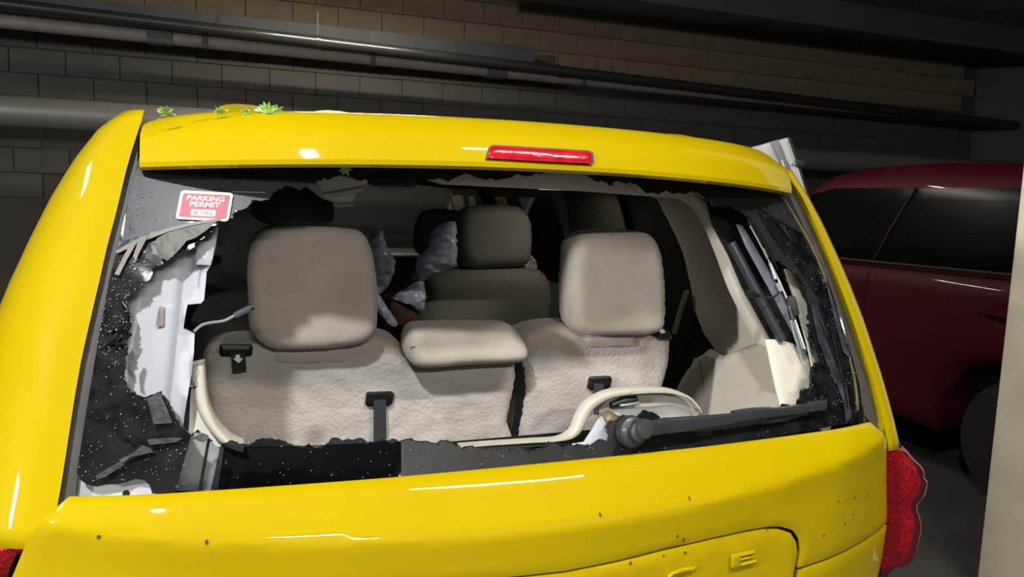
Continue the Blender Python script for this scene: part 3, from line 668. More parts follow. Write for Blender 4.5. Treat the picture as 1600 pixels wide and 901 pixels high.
# ivory ribbon trim
def ribbon(name, pts, wd, mt_, parent=VAN, depth=.05, sm=5):
    """edge of a moulded trim: a strip wd wide facing the viewer and depth deep"""
    P = crom([np.array(p, float) for p in pts], sm, False); N = len(P); W = np.interp(np.linspace(0, 1, N), np.linspace(0, 1, len(wd)), wd); rows = []
    for i, p in enumerate(P):
        t = P[min(i+1, N-1)]-P[max(i-1, 0)]; t /= np.linalg.norm(t); n = np.cross(t, (0, 1, 0)); n /= np.linalg.norm(n); h = n*W[i]/2; d = np.array([0, depth, 0]); b_ = n*min(.004, W[i]*.25)
        rows.append([p-h+d, p-h+np.array([0, .004, 0]), p-h+b_, p+h-b_, p+h+np.array([0, .004, 0]), p+h+d])
    return fixn(grid(name, rows, mt_, parent, closed=True, auto=50))
ribbon('gate_trim', [yo(720, 699, .05), yo(770, 695, .05), yo(830, 691, .05), yo(875, 688, .05), yo(900, 678, .05), yo(912, 655, .05), yo(925, 635, .05), yo(955, 618, .05), yo(1000, 612, .05), yo(1045, 612, .05), yo(1075, 620, .05), yo(1089, 632, .05), yo(1097, 645, .05)],
       [.003, .003, .003, .004, .016, .021, .019, .015, .012, .009, .006, .004, .003], IVO, depth=.022)
ribbon('gate_trim', [yo(309, 572, .07), yo(312, 590, .07), yo(314, 620, .07), yo(320, 645, .07), yo(335, 672, .07), yo(358, 695, .07), yo(380, 704, .07)],
       [.020, .016, .018, .018, .014, .013, .01], IVO)
sheet('gate_trim_web', [(308, 575), (316, 600), (316, 640), (324, 665), (340, 690), (350, 700), (340, 765), (255, 765), (292, 700), (296, 660), (298, 610)], Goff(.095), BEI, .006, step=.02, parent=VAN)
sheet('gate_trim_post', [(298, 575), (308, 569), (314, 575), (311, 604), (293, 604)], Goff(.075), BEID, .02, r=.006, e0=.3, step=.01, parent=VAN)
sheet('gate_gap', [(283, 520), (303, 520), (300, 604), (312, 606), (300, 700), (280, 700)], Goff(.11), BLK, .005, step=.02, parent=VAN)
# inner faces of the lower tailgate seen through the tinted strip
sheet('gate_inner_trim', [(330, 700), (640, 690), (730, 700), (900, 693), (900, 780), (330, 790)], Goff(.10), BLK, .005, step=.03, parent=VAN)
# --- left inner pillar trim: bright white moulding with ridges, notch and clip
def lr(x, z):
    c = -.655+.045*(z-1.07)/.45*1.0
    # channel between two ridges following the pillar slope
    u = x-(-.640+(z-1.07)*.10)
    return .016*(1/(1+math.exp(-(u)/.004)))-.018*(1/(1+math.exp(-(u-.035)/.004)))+.004*math.exp(-(u/.006)**2)*-1
LT = sheet('pillar_trim', [(345, 330), (341, 360), (337, 385), (330, 414), (323, 424), (319, 468), (314, 474), (293, 476), (290, 490), (286, 514), (304, 522), (303, 550), (299, 585), (292, 625), (288, 650), (283, 690), (150, 700), (165, 500), (200, 380), (240, 335)], Goff(.045), WHT, .012, r=.006, e0=.3, step=.007, parent=VAN, relief=lr, auto=60)
sheet('trim_recess', [(309, 378), (336, 376), (333, 400), (329, 414), (307, 413), (305, 405)], Goff(.034), mat('white_recess', srgb(152, 155, 163), .5), .006, r=.004, e0=.2, step=.006, parent=VAN)
sheet('trim_clip', [(249, 479), (257, 480), (256, 508), (246, 511), (244, 505)], Goff(.036), mat('brown_grey_clip', srgb(120, 112, 108), .6), .01, r=.003, e0=.5, step=.006, parent=VAN)
# wire with plug on the left
WR = tube('defroster_wire', [yo(303, 518, .06), yo(315, 508, .07), yo(330, 504, .08), yo(350, 501, .09), yo(368, 492, .10)], .0028, WIRE, VAN, 8, smooth=4)
WPG = tube('wire_plug', [yo(367, 493, .10), yo(378, 487, .10), yo(391, 481, .10)], .0085, mat('grey_plug', srgb(70, 72, 76), .4), VAN, 8, flat=.7)
tube('plug_tip', [yo(388, 482, .10), yo(396, 479, .10)], .005, BLK, VAN, 8)

# --- right side: header trim, D-pillar, strut, black frame, wires
sheet('header_trim', [(655, 277), (760, 262), (900, 262), (1100, 290), (1112, 322), (1100, 331), (1085, 318), (1060, 310), (900, 298), (830, 295), (690, 288)], ('y', lambda x, z: .30+.14*x*x), HEAD, .02, r=.01, e0=.3, step=.02, parent=VAN)
frameS = Goff(.085)
sheet('gate_frame', [(1105, 315), (1150, 322), (1180, 350), (1215, 420), (1248, 470), (1262, 540), (1240, 560), (1222, 532), (1205, 532), (1160, 450), (1138, 398), (1112, 350)], frameS, BLK, .006, step=.02, parent=VAN)
ribbon('opening_trim', [yo(1082, 306, .12), yo(1104, 322, .12), yo(1122, 350, .12), yo(1142, 395, .12), yo(1165, 450, .12), yo(1190, 500, .12), yo(1208, 540, .12)], [.014, .018, .018, .02, .028, .03, .02], BEI)
tube('gas_strut', [yo(1142, 379, .05), yo(1222, 532, .05)], .0105, mat('strut_black', srgb(44, 45, 50), .25, coat=.4), VAN, 16)
tube('strut_collar', [yo(1209, 500, .05), yo(1212, 506, .05)], .0115, BLK, VAN, 16)
sheet('gutter_rail', [(1150, 350), (1160, 352), (1200, 420), (1238, 490), (1262, 548), (1256, 552), (1230, 505), (1195, 440), (1165, 385)], Goff(.035), mat('blue_grey_rail', srgb(110, 114, 124), .35, metal=.3), .006, r=.004, e0=.3, step=.012, parent=VAN)
tube('rail_edge', [yo(1172, 352, .026), yo(1190, 385, .026), yo(1213, 430, .026), yo(1235, 480, .026), yo(1258, 545, .026)], .0022, WHITE, VAN, 6, smooth=3)
for a, b in (((1193, 388), (1200, 403)), ((1203, 410), (1212, 436)), ((1214, 442), (1220, 455))):
    tube('rail_clip', [yo(*a, .022), yo(*b, .022)], .004, SILV, VAN, 8)
box('latch_block', tuple(yo(1238, 478, .026)), (.018, .02, .045), mat('dark_bracket', srgb(60, 58, 58), .4), VAN, .004, Matrix.Rotation(math.radians(-22), 4, 'Y'))
tube('wire_connector', [yo(1234, 482, .012), yo(1239, 500, .012)], .006, BLK, VAN, 8)
tube('pigtail', [yo(1218, 456, .02), yo(1210, 463, .01), yo(1198, 465, .01), yo(1184, 462, .012)], .0022, RUB, VAN, 8, smooth=4)
tube('pigtail_plug', [yo(1186, 462, .012), yo(1178, 459, .012), yo(1167, 457, .012)], [.004, .0085, .007], BLK, VAN, 10)
tube('harness_wire', [yo(1236, 500, .012), yo(1240, 520, .014), yo(1247, 540, .016), yo(1252, 553, .02)], .0024, mat('green_wire', srgb(96, 130, 116), .5), VAN, 8, smooth=4)
tube('harness_wire', [yo(1238, 500, .014), yo(1246, 520, .014), yo(1254, 545, .016)], .0018, WIRE, VAN, 8, smooth=4)
sheet('pillar_end_trim', [(1195, 530), (1216, 530), (1238, 536), (1252, 545), (1262, 556), (1268, 590), (1268, 640), (1225, 660), (1210, 600)], Goff(.06), BEI, .01, r=.008, e0=.3, step=.012, parent=VAN)
sheet('outer_flange_trim', [(1225, 420), (1290, 420), (1330, 600), (1290, 680), (1262, 650), (1272, 590), (1262, 540), (1245, 480)], Goff(.05), BEI, .006, step=.02, parent=VAN)
sheet('gate_gap', [(1192, 375), (1262, 372), (1282, 440), (1262, 470), (1240, 445), (1215, 425)], Goff(.053), BLK, .005, step=.02, parent=VAN)
SMEAR = mat('smeared_grey_film', srgb(64, 64, 72), .35, spec=.4, col2=srgb(30, 30, 34), nscale=25)
for P in ([(1268, 480), (1276, 470), (1292, 520), (1304, 560), (1312, 600), (1304, 598), (1290, 562), (1278, 530)], [(1300, 570), (1308, 562), (1322, 600), (1330, 650), (1322, 662), (1318, 628), (1308, 600)], [(1290, 440), (1297, 446), (1318, 510), (1328, 560), (1318, 550), (1304, 500)]):
    sheet('glass_smear', P, Goff(-.004), SMEAR, .001, step=.01, parent=GL)
ribbon('glass_moulding', [yo(1218, 300, -.004), yo(1250, 350, -.004), yo(1285, 420, -.004), yo(1315, 510, -.004), yo(1336, 590, -.004), yo(1342, 640, -.004)], [.004]*6, mat('olive_moulding', srgb(96, 88, 50), .5), depth=.004)
# --- inner quarter walls
def inr(s):
    return ('x', lambda y, z: s*(wz(z)-.115))
RI = inr(1)
sheet('quarter_trim', [(1020, 300), (1080, 312), (1110, 335), (1140, 380), (1180, 470), (1215, 540), (1262, 560), (1275, 640), (1240, 700), (1060, 700), (1040, 640), (1068, 600), (1085, 560), (1118, 545), (1100, 520), (1084, 480), (1076, 430), (1066, 390), (1045, 345)], RI, BEI, .01, r=.008, e0=.3, step=.025, parent=VAN)
sheet('armrest_trim', [(1062, 606), (1075, 580), (1092, 560), (1110, 545), (1130, 556), (1195, 530), (1216, 540), (1262, 560), (1270, 600), (1262, 700), (1095, 700), (1060, 640)], ('x', lambda y, z: wz(z)-.155), BEI, .05, r=.03, e0=.1, step=.014, parent=VAN)
for Pq in ([(1093, 563), (1098, 600), (1106, 640), (1110, 660)], [(1196, 532), (1210, 575), (1225, 630)]):
    tube('trim_seam', [on(u, v, ('x', lambda y, z: wz(z)-.181)) for u, v in Pq], .0016, BEID, VAN, 6, smooth=3)
tube('belt_webbing', [on(1082, 455, RI, -.02), on(1070, 490, RI, -.02), on(1062, 520, RI, -.02)], .008, mat('grey_belt', srgb(140, 135, 124), .8), VAN, 8)
# left inner wall & forward walls of the cabin
for s in (-1, 1):
    S_ = ('x', lambda y, z, s=s: s*(wz(z)-.10))
    yr = 1.15 if s > 0 else .35
    out_ = [(yr, .30), (4.2, .30), (4.2, 1.10), (3.9, 1.15), (3.3, 1.60), (yr, 1.60)]
    wins = [[(1.75, 1.15), (2.65, 1.15), (2.60, 1.53), (1.72, 1.53)], [(2.8, 1.15), (3.65, 1.15), (3.3, 1.53), (2.8, 1.53)]]
    if s < 0: wins.append([(.8, 1.15), (1.55, 1.15), (1.52, 1.53), (.85, 1.53)])
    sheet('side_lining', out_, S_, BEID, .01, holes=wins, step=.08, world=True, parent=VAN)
    So = ('x', lambda y, z, s=s: s*(wz(z)-.003))
    wo = [[(.82, 1.13), (1.56, 1.13), (1.53, 1.54), (.90, 1.54)], [(1.75, 1.13), (2.65, 1.13), (2.60, 1.54), (1.72, 1.54)], [(2.8, 1.13), (3.7, 1.13), (3.3, 1.54), (2.8, 1.54)]]
    body = [(.72, .28), (3.6, .28), (3.6, .7), (4.4, .7), (4.4, .35), (4.9, .35), (4.95, .8), (4.6, 1.0), (3.95, 1.08), (3.75, 1.2), (3.3, 1.58), (3.1, 1.68), (.72, 1.68)]
    sheet('body_side', body, So, YEL, .012, holes=wo, step=.07, world=True, parent=VAN)
    for k_, ww in enumerate(wo): sheet('side_window', ww, ('x', lambda y, z, s=s: s*(wz(z)-.010)), SGL, .004, step=.08, world=True, parent=VAN)
sheet('quarter_window_blank', [(960, 296), (1012, 300), (1046, 345), (1070, 400), (1086, 470), (1100, 520), (1120, 545), (1085, 562), (1065, 620), (1030, 660), (940, 660), (900, 296)], ('x', lambda y, z: wz(z)-.10), BLK, .004, step=.05, parent=VAN)
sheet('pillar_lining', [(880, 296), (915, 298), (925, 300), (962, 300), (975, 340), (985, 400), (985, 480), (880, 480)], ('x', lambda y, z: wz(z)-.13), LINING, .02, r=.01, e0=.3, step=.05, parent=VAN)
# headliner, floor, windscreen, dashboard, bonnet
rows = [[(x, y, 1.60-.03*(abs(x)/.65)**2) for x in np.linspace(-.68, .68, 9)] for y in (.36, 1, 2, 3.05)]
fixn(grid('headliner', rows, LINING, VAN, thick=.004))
box('cabin_fill_lamp', (.5, 1.1, 1.572), (.16, .10, .03), emis('cabin_fill_lens', (1, .93, .82, 1), 2), VAN, .008)  # housing and lens added for the cabin fill, kept out of view
box('firewall', (0, 3.78, .68), (1.7, .04, .8), BLK, VAN, .005)
box('cabin_floor', (0, 2.0, .32), (1.75, 3.5, .06), BLK, VAN, .01)
mesh('windscreen', [(-.68, 3.12, 1.60), (.68, 3.12, 1.60), (.85, 3.95, 1.08), (-.85, 3.95, 1.08)], [(0, 1, 2, 3)], WGL, VAN, smooth=False)
rows = [[(x*1.0, y, z-.04*(x/.9)**2) for x in np.linspace(-.88, .88, 9)] for y, z in ((3.9, 1.06), (4.3, 1.0), (4.7, .93), (4.92, .84), (4.97, .6), (4.95, .35))]
fixn(grid('bonnet', rows, YEL, VAN, thick=.006))
box('dashboard', (0, 3.45, 1.0), (1.6, .5, .36), BLK, VAN, .06, seg=4)
# torn headliner piece and dome lamp near the top of the hole
TH = ('y', lambda x, z: .36+0*x)
sheet('torn_headliner', [(492, 276), (520, 258), (560, 262), (585, 276), (577, 284), (568, 288), (558, 292), (556, 300), (553, 312), (548, 318), (542, 322), (528, 324), (522, 316), (512, 308), (506, 300), (500, 292)], TH, BEI, .01, r=.006, e0=.3, step=.01, parent=VAN)
ribbon('torn_strip', [on(506, 306, TH, -.012), on(535, 302, TH, -.014), on(565, 295, TH, -.012)], [.012, .014, .010], IVO, depth=.006, sm=3)
tube('dome_lamp_edge', [on(520, 319, TH, -.01), on(538, 321, TH, -.012), on(552, 318, TH, -.01)], .004, BEID, VAN, 8)
tube('dark_cable', [on(400, 312, TH, .1), on(430, 322, TH, .1), on(465, 316, TH, .1), on(500, 330, TH, .1), on(530, 334, TH, .1)], [.03, .045, .04, .03, .02], CLOTH, VAN, 12, smooth=4)
# wheels
for x in (-.86, .86):
    for y in (.75, 3.95):
        wh = lathe('wheel', (x, y, .33), (1, 0, 0), [(.20, -.10), (.31, -.10), (.33, -.07), (.33, .07), (.31, .10), (.20, .10), (.18, .05), (.05, .07)], RUB, VAN)
# --- open sliding door on the right
DO = bpy.data.objects.new('sliding_door', None); COL.objects.link(DO); DO.location = (1.15, 1.3, 1.0); setp(DO, VAN); tag(DO, 'open sliding door showing its silver edge')
yD = .66; DS = yplane(yD)
def dpt(u, v): p = on(u, v, DS); return (p[0], p[2])
dl = [dpt(u, v) for u, v in ((1168, 232), (1182, 252), (1215, 300), (1262, 400), (1300, 480), (1330, 560))]
do = [dpt(u, v) for u, v in ((1234, 214), (1250, 262), (1264, 310), (1290, 405), (1320, 485), (1350, 560))]
def mix(a, b, t): return [(p[0]*(1-t)+q[0]*t, p[1]*(1-t)+q[1]*t) for p, q in zip(a, b)]
def dstrip(name, t0, t1, mt_, y0, T_=.03): 
    return sheet(name, mix(dl, do, t0)+mix(dl, do, t1)[::-1], yplane(y0), mt_, T_, r=.008, e0=.4, step=.02, world=True, parent=DO)
mid = [(1200, 215), (1218, 250), (1240, 310), (1270, 400), (1305, 480), (1335, 560)]
dstrip('door_edge', 0, .50, PRIM, yD); dstrip('door_jamb', .48, .80, PRIMD, yD+.01); dstrip('door_lip', .72, .92, PRIM, yD); dstrip('door_seal', .92, 1.0, RUB, yD+.002)
tube('jamb_crease', [on(1215, 250, DS, -.018), on(1232, 300, DS, -.018), on(1258, 355, DS, -.018), on(1280, 400, DS, -.018)], .0025, WHITE, DO, 6, smooth=3)
box('roller_bracket', tuple(on(1246, 255, DS)), (.03, .03, .02), RUB, DO, .003)
sheet('door_skin', [(.68, .35), (1.75, .35), (1.75, 1.62), (.68, 1.62)], ('x', lambda y, z: wz(z)+.275), YEL, .02, step=.08, world=True, parent=DO, holes=[[(.85, 1.13), (1.6, 1.13), (1.6, 1.53), (.85, 1.53)]])
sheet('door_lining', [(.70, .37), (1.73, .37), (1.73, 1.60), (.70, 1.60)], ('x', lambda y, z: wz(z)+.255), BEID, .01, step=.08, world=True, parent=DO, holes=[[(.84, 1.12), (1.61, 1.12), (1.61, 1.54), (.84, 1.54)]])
sheet('door_window', [(.84, 1.12), (1.61, 1.12), (1.61, 1.54), (.84, 1.54)], ('x', lambda y, z: wz(z)+.27), SGL, .005, step=.08, world=True, parent=DO)
for z in (.45, 1.0): box('door_arm', (1.08, 1.5, z), (.24, .05, .03), BLK, DO, .005)

# ------------------------------------------------------------------ seats
def headrest(parent, P, y, T_, mt_, name='headrest', lean=.05):
    return sheet(name, P, ('y', lambda x, z: y+lean*(z-1.3)), mt_, T_, r=.030, e0=.5, step=.010, sm=4, parent=parent, auto=80)
TR = bpy.data.objects.new('third_row_seat', None); COL.objects.link(TR); TR.location = (0, .6, .4); setp(TR, VAN); tag(TR, 'beige folding bench seat with carpeted back')
def pits(x, z):   # worn, dented carpet back
    v = .0022*math.sin(41*x+3*math.sin(23*z))*math.sin(37*z+2*math.sin(19*x))
    for (a, b, rx, rz, d) in CUTS: v += d*math.exp(-((x-a)/rx)**2-((z-b)/rz)**2)
    return v
bs = yplane(.50)
CUTS = []
for u, v, rx, rz in [(545, 642, .016, .003), (728, 645, .02, .005), (738, 640, .012, .004), (700, 600, .03, .003), (680, 608, .02, .004), (788, 603, .02, .003), (838, 658, .004, .004), (868, 652, .008, .003), (886, 624, .015, .002), (560, 690, .01, .004), (520, 573, .02, .002), (760, 595, .02, .003), (690, 650, .004, .004), (850, 600, .02, .004)]:
    p = on(u, v, bs); CUTS.append((p[0], p[2], rx, rz, .006))
seatS = ('y', lambda x, z: .585-.10*(z-1.1)*1.)
seatf = ('y', lambda x, z: .515-.10*(z-1.1)*1.)
# left (wide) section
Lb = [(314, 585), (322, 552), (342, 538), (380, 531), (470, 529), (580, 525), (612, 528), (630, 540), (641, 560), (656, 569), (700, 572), (760, 568), (806, 565), (813, 580), (810, 610), (799, 660), (788, 740), (420, 800), (340, 730), (318, 660)]
ztL = px2(seatf, [(536, 557), (575, 553), (610, 552), (628, 559), (640, 570), (655, 577), (700, 578), (760, 572), (806, 571), (840, 560), (840, 480), (560, 480), (548, 530)])
ztR = px2(seatf, [(800, 620), (819, 600), (828, 556), (850, 543), (885, 538), (930, 536), (990, 535), (1030, 539), (1070, 560), (1070, 480), (800, 480)])
sbL = sheet('seat_back', Lb, seatf, CARP, lines=[ztL[:9]], T=.16, r=.035, e0=.45, step=.010, sm=3, parent=TR, cen=.08, relief=pits, auto=80)
Rb = [(815, 560), (818, 532), (832, 518), (870, 509), (940, 507), (1010, 507), (1038, 512), (1052, 527), (1055, 545), (1050, 580), (1040, 615), (1020, 700), (1000, 740), (803, 745), (809, 690), (817, 640), (822, 605)]
sbR = sheet('seat_back', Rb, seatf, CARP, .16, r=.035, e0=.45, step=.010, sm=3, parent=TR, cen=.08, relief=pits, auto=80, lines=[ztR[1:8]])
for o_, z_ in ((sbL, ztL), (sbR, ztR)):
    me_ = o_.data; me_.materials.append(FAB); c_ = np.zeros(len(me_.polygons)*3); me_.polygons.foreach_get('center', c_); c_ = c_.reshape(-1, 3)
    me_.polygons.foreach_set('material_index', inside(c_[:, [0, 2]], z_).astype(int))
sheet('seat_gap_shade', [(808, 556), (822, 575), (826, 610), (812, 690), (802, 745), (786, 745), (796, 690), (808, 620)], ('y', lambda x, z: seatf[1](x, z)+.022), BLK, .004, step=.02, parent=TR)  # dark strip that paints the shade between the seat halves
# welt seams along the edge of the carpet
seamS = ('y', lambda x, z: seatf[1](x, z)-.004)
tube('welt', [on(u, v, seatf, .008) for u, v in ((536, 556), (575, 552), (610, 551), (628, 558), (640, 570), (655, 576), (700, 577), (760, 571), (806, 570))], .0022, FAB, TR, 6, smooth=4)
tube('welt', [on(u, v, seatf, .012) for u, v in ((820, 575), (828, 552), (850, 541), (885, 536), (930, 533))], .0018, FAB, TR, 6, smooth=4)
tube('welt', [on(u, v, seatf, .004) for u, v in ((989, 533), (1030, 537), (1045, 548))], .0015, FAB, TR, 6, smooth=4)
# headrests: big left, right, and folded centre
headrest(TR, [(388, 470), (386, 420), (392, 380), (410, 357), (445, 351), (490, 350), (535, 352), (562, 362), (577, 390), (585, 440), (586, 480), (583, 512), (565, 530), (530, 538), (470, 541), (430, 541), (405, 530), (390, 508)], .50, .12, FAB)
headrest(TR, [(881, 470), (882, 420), (887, 380), (900, 364), (930, 359), (960, 358), (990, 360), (1010, 370), (1022, 400), (1027, 450), (1027, 490), (1022, 510), (1005, 519), (960, 520), (915, 520), (895, 513), (884, 498)], .50, .12, FAB)
headrest(TR, [(632, 548), (631, 525), (640, 508), (660, 504), (720, 503), (780, 503), (796, 508), (810, 528), (817, 545), (813, 557), (800, 562), (740, 565), (680, 569), (645, 568)], .485, .12, FAB, name='headrest')
tube('welt', [on(u, v, yplane(.424)) for u, v in ((640, 540), (700, 541), (760, 540), (808, 538))], .0018, FAB, TR, 6, smooth=3)
# fabric flaps below headrests
sheet('headrest_flap', [(432, 544), (500, 541), (536, 538), (537, 563), (480, 566), (433, 565)], seatf, FAB, .012, r=.006, e0=.3, step=.012, parent=TR, cen=-.004)
sheet('headrest_flap', [(910, 522), (990, 519), (990, 539), (950, 541), (915, 541)], seatf, FAB, .012, r=.006, e0=.3, step=.012, parent=TR, cen=-.004)
for u, v in ((418, 541), (549, 538), (905, 520), (998, 518)): tube('headrest_post', [on(u, v-3, seatf, .05), on(u, v+12, seatf, .05)], .006, BLK, TR, 10)
# black loops, straps and tags
ARW = mat('bright_white_print', srgb(245, 245, 245), .5)
def strapset(bz, strap, mt_, arrow=None):
    b = sheet('bezel', bz, seatf, BLK, .014, r=.005, e0=.4, step=.006, parent=TR, cen=-.006)
    s_ = sheet('strap', strap, ('y', lambda x, z: seatf[1](x, z)-.014), mt_, .003, step=.012, parent=TR)
    if arrow:
        a = sheet('arrow_mark', arrow, ('y', lambda x, z: seatf[1](x, z)-.0165), ARW, .001, step=.01, parent=TR)
strapset([(343, 539), (347, 537), (392, 537), (395, 540), (394, 552), (390, 555), (345, 555), (343, 551)], [(360, 550), (383, 550), (385, 580), (363, 583)], STR_, [(368, 554), (375, 554), (375, 559), (380, 560), (373, 567), (364, 560), (368, 559)])
strapset([(572, 613), (576, 611), (610, 610), (615, 613), (612, 629), (608, 632), (574, 633), (570, 629)], [(584, 625), (603, 624), (604, 720), (584, 722)], STRG)
strapset([(919, 589), (923, 587), (950, 586), (954, 590), (951, 603), (946, 607), (920, 608), (916, 604)], [(928, 599), (943, 599), (943, 640), (926, 640)], STRG)
strapset([(1009, 516), (1015, 512), (1037, 513), (1045, 518), (1048, 528), (1028, 527), (1015, 522)], [(1028, 522), (1046, 522), (1048, 531), (1030, 531)], STR_, [(1030, 513), (1037, 514), (1040, 519), (1034, 521), (1030, 518)])
box('seat_base', (-.02, .95, .72), (1.25, .55, .25), DFAB, TR, .06, seg=4)
# second row and front seats
def chair(name, x, y, mt_, P=None, Hp=None):
    e = bpy.data.objects.new(name, None); COL.objects.link(e); e.location = (x, y, .4); setp(e, VAN)
    S_ = ('y', lambda a, b, y=y: y-.12*(b-1.0))
    sheet('seat_back', P or [(x-.25, .55), (x-.26, .9), (x-.24, 1.08), (x-.19, 1.17), (x-.08, 1.2), (x+.08, 1.2), (x+.19, 1.17), (x+.24, 1.08), (x+.26, .9), (x+.25, .55)], S_, mt_, .14, r=.07, e0=.15, step=.02, sm=3, world=P is None, parent=e)
    sheet('headrest', Hp or [(x-.13, 1.25), (x-.14, 1.33), (x-.12, 1.42), (x-.07, 1.455), (x+.07, 1.455), (x+.12, 1.42), (x+.14, 1.33), (x+.13, 1.25), (x+.07, 1.22), (x-.07, 1.22)], S_, mt_, .11, r=.05, e0=.15, step=.012, sm=3, world=Hp is None, parent=e)
    for k in (-.06, .06): tube('headrest_post', [(x+k, y-.02, 1.15), (x+k, y-.04, 1.25)], .006, BLK, e, 8)
    box('seat_cushion', (x, y+.3, .62), (.52, .52, .18), mt_, e, .06, seg=4)
    return e
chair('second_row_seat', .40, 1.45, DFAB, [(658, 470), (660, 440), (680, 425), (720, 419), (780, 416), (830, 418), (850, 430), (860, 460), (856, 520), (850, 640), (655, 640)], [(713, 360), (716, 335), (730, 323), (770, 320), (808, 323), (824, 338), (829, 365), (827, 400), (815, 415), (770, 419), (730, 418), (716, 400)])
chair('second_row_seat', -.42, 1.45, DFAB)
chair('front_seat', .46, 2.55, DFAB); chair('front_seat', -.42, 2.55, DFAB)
tube('belt_webbing', [on(906, 302, yplane(1.6)), on(912, 330, yplane(1.6)), on(908, 362, yplane(1.5))], [.02, .035, .02], BEAM, VAN, 10, flat=.5, smooth=3)
tube('interior_pillar', [on(752, 290, yplane(2.6)), on(768, 322, yplane(2.6))], .035, BLK, VAN, 8); tube('interior_pillar', [on(776, 291, yplane(2.5)), on(784, 318, yplane(2.5))], .006, IVO, VAN, 6)

# ------------------------------------------------------------------ loose things
def wrap(P, y, T_, mt_, label, cat, name, rel=None, group=None):
    o = sheet(name, P, yplane(y), mt_, T_, r=.05, e0=.1, step=.014, sm=2, relief=rel or (lambda x, z: .012*math.sin(50*x+20*math.sin(14*z))*math.sin(33*z)), auto=60)
    return tag(o, label, cat, group)
wrap([(583, 362), (590, 357), (598, 360), (603, 380), (610, 395), (618, 408), (615, 425), (610, 440), (600, 455), (590, 462), (580, 465), (570, 440), (570, 390)], 1.15, .08, PLAS, 'clear plastic wrap hanging behind the left headrest, upper piece', 'plastic wrap', 'plastic_wrap')
wrap([(578, 466), (590, 458), (600, 472), (612, 490), (622, 506), (614, 510), (602, 500), (588, 482)], 1.12, .04, PLAS, 'narrow tail of clear plastic wrap behind the big left headrest, lower piece', 'plastic wrap', 'plastic_wrap')
wrap([(675, 362), (690, 350), (711, 346), (713, 370), (713, 415), (690, 422), (664, 438), (650, 430), (652, 403), (668, 388)], 1.27, .08, PLAS, 'clear plastic wrap draped beside the dark seat headrest', 'plastic wrap', 'plastic_wrap')
wrap([(650, 440), (662, 440), (665, 470), (658, 488), (640, 475), (612, 466), (630, 452)], 1.2, .06, PLAS, 'crumpled clear plastic wrap left of the dark seat back', 'plastic wrap', 'plastic_wrap')
wrap([(598, 458), (620, 445), (645, 424), (652, 436), (628, 452), (612, 466), (604, 464)], 1.25, .05, RUST, 'brown red folded cloth between the pieces of plastic wrap', 'cloth', 'folded_cloth')
wrap([(612, 470), (630, 478), (655, 492), (656, 508), (620, 506), (610, 490)], 1.18, .05, RUST, 'brown red cloth low behind the centre headrest', 'cloth', 'folded_cloth')
wrap([(820, 402), (828, 396), (838, 410), (838, 421), (820, 420)], 1.5, .02, WHITE, 'small white rag beside the dark seat headrest', 'rag', 'white_rag')
def leaf(u, v, S, sz, rot, label, tilt=0, off=-.004):
    p = on(u, v+(4 if S is not None and v < 180 else 0), S, off); e = Vector(p)
    pts = []
    lob = [(0, 1.1), (.18, .62), (.52, .85), (.45, .45), (1, .35), (.55, .05), (.85, -.4), (.35, -.28), (.12, -.6), (.05, -1.0), (-.05, -1.0), (-.12, -.6), (-.35, -.28), (-.85, -.4), (-.55, .05), (-1, .35), (-.45, .45), (-.52, .85), (-.18, .62)]
    c, s = math.cos(rot), math.sin(rot); V = [(0, 0, .0)]
    for a, b in lob: V.append((sz*(a*c-b*s), 0, sz*(a*s+b*c)))
    rr_ = random.Random(int(u)); R_ = Matrix.Rotation(tilt, 3, 'X')
    V = [tuple(e+R_@Vector((x, y+rr_.uniform(-.2, .2)*sz, z))) for x, y, z in V]; n = len(lob)
    o = mesh('leaf', V, [(0, 1+i, 1+(i+1) % n) for i in range(n)], GRN, smooth=False)
    md = o.modifiers.new('s', 'SOLIDIFY'); md.thickness = .0006
    return tag(o, label, 'leaf')
leaf(540, 266, Goff(-.02), .0125, .5, 'green leaf stuck at the top edge of the broken rear glass')
RS = yplane(.155)
leaf(258, 168, RS, .015, 1.1, 'small green leaf at the left end of the spoiler top', .9, .03)
leaf(345, 167, RS, .012, 2.0, 'small green leaf on the spoiler left of the leaf clump', 1.0, .03)
leaf(385, 168, RS, .009, .4, 'tiny green leaf tip just left of the leaf clump on the spoiler', .8, .03)
leaf(418, 166, RS, .017, .3, 'largest green leaf of the clump on the spoiler top, its left one', .5, .03)
leaf(436, 168, RS, .015, 1.4, 'green leaf at the right of the clump on the spoiler top', .7, .03)
leaf(426, 169, RS, .013, 2.4, 'green leaf lying lowest in the clump on the spoiler top', .9, .02)

# ------------------------------------------------------------------ maroon car on the right
SV = empty('suv', (4.1, 2.7, 0), 'dark maroon car with tinted windows parked beyond the concrete column', 'car')
Xs = 3.2
def sidex(y, z): return Xs+.10*max(0, z-1.18)/.6*2.2+.03*((z-.7)/.5)**2
bodyp = [(.45, .35), (.95, .30), (1.0, .45), (1.1, .62), (1.3, .72), (1.6, .74), (1.78, .66), (1.88, .5), (1.92, .28), (3.7, .28), (3.75, .5), (3.9, .68), (4.15, .74), (4.4, .68), (4.55, .5), (4.6, .32), (5.1, .4), (5.15, .75), (5.0, .98), (4.3, 1.10), (3.7, 1.19), (2.5, 1.195), (1.5, 1.215), (.5, 1.22), (.4, .9)]
sheet('body', bodyp, xplane(4.12), MAR, 1.84, r=.12, e0=.93, step=.06, world=True, parent=SV, auto=40)
cab = [(.55, 1.19), (.62, 1.45), (.85, 1.70), (1.4, 1.785), (2.2, 1.815), (2.75, 1.80), (3.05, 1.75), (3.4, 1.55), (3.95, 1.17)]
o = sheet('cabin', cab, xplane(4.12), MAR, 1.80, r=.14, e0=.86, step=.05, world=True, parent=SV, auto=40)
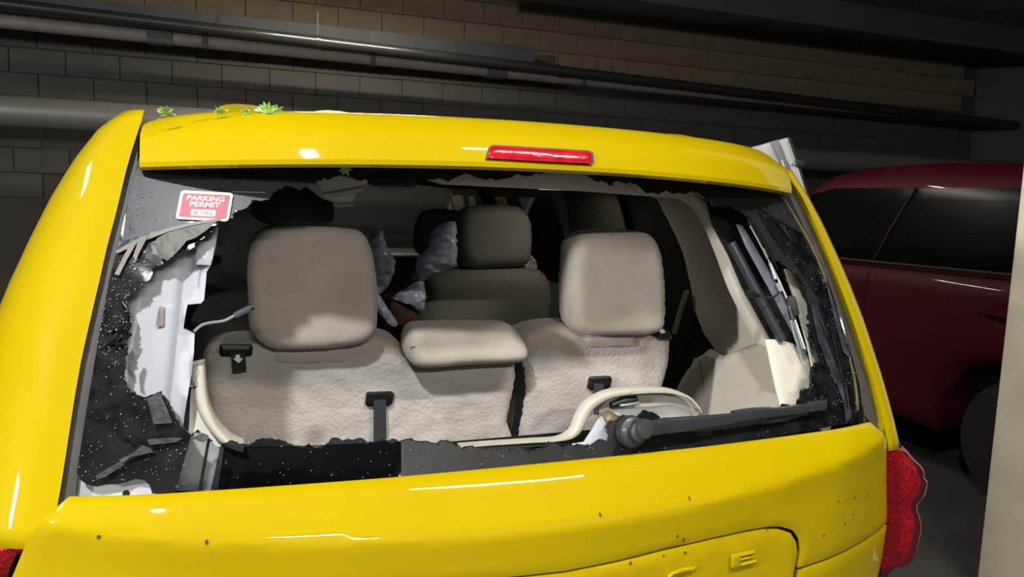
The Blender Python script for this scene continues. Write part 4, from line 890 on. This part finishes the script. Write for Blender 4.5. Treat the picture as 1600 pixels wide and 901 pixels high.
def tumb(o):
    for v in o.data.vertices:
        cxl = 4.12; k = 1-.22*max(0, v.co.z-1.19); v.co.x = cxl+(v.co.x-cxl)*k
tumb(o)
def cwx(y, z): return 4.12-.90*(1-.22*max(0, z-1.19))-.004
CW = ('x', cwx)
for P in ([(2.425, 1.215), (2.36, 1.40), (2.25, 1.66), (1.9, 1.665), (1.35, 1.66), (1.0, 1.62), (1.02, 1.24), (1.5, 1.228)], [(2.50, 1.212), (3.70, 1.20), (3.35, 1.45), (3.1, 1.62), (2.9, 1.66), (2.255, 1.665), (2.36, 1.44), (2.43, 1.215)]):
    sheet('side_window', P, CW, TINT, .012, r=.005, e0=.5, step=.04, world=True, parent=SV)
tube('window_divider', [(cwx(0, 1.215)-.008, 2.43, 1.215), (cwx(0, 1.42)-.008, 2.36, 1.42), (cwx(0, 1.66)-.008, 2.25, 1.66)], .009, mat('grey_rubber', srgb(60, 57, 52), .5), SV, 8, flat=.4)
tube('belt_moulding', [(3.2, 3.6, 1.203), (3.2, 2.6, 1.203), (3.2, 1.6, 1.218), (3.2, .7, 1.225)], .008, mat('dull_moulding', srgb(60, 50, 46), .6), SV, 8)
for yy in (2.45, .98, 3.55): tube('door_gap', [(3.197, yy, 1.18), (3.193, yy+.02, .8), (3.197, yy-.02, .38)], .003, BLK, SV, 6)
lathe('handle_cup', (3.199, 1.56, 1.0), (-1, 0, 0), [(.07, -.004), (.068, .003), (.05, .0)], MAR, SV, 20)
tube('door_handle', [(3.17, 1.66, 1.008), (3.155, 1.60, 1.012), (3.155, 1.5, 1.008), (3.18, 1.44, 1.0)], .014, MAR, SV, 10, smooth=3, flat=.8)
for y in (1.42, 4.15):
    wv = bpy.data.objects.new('wheel', None); COL.objects.link(wv); wv.location = (3.32, y, .34); setp(wv, SV)
    lathe('tyre', (3.34, y, .34), (-1, 0, 0), [(.22, -.11), (.32, -.11), (.34, -.08), (.34, .08), (.32, .11), (.22, .11)], RUB, wv)
    lathe('hub', (3.34, y, .34), (-1, 0, 0), [(.22, .09), (.21, .07), (.08, .06), (.06, .10), (.02, .10)], PIPG, wv)
sheet('underbody', [(.6, .30), (5.0, .30), (5.0, .74), (.6, .74)], xplane(4.2), BLK, 1.5, step=.3, world=True, parent=SV)
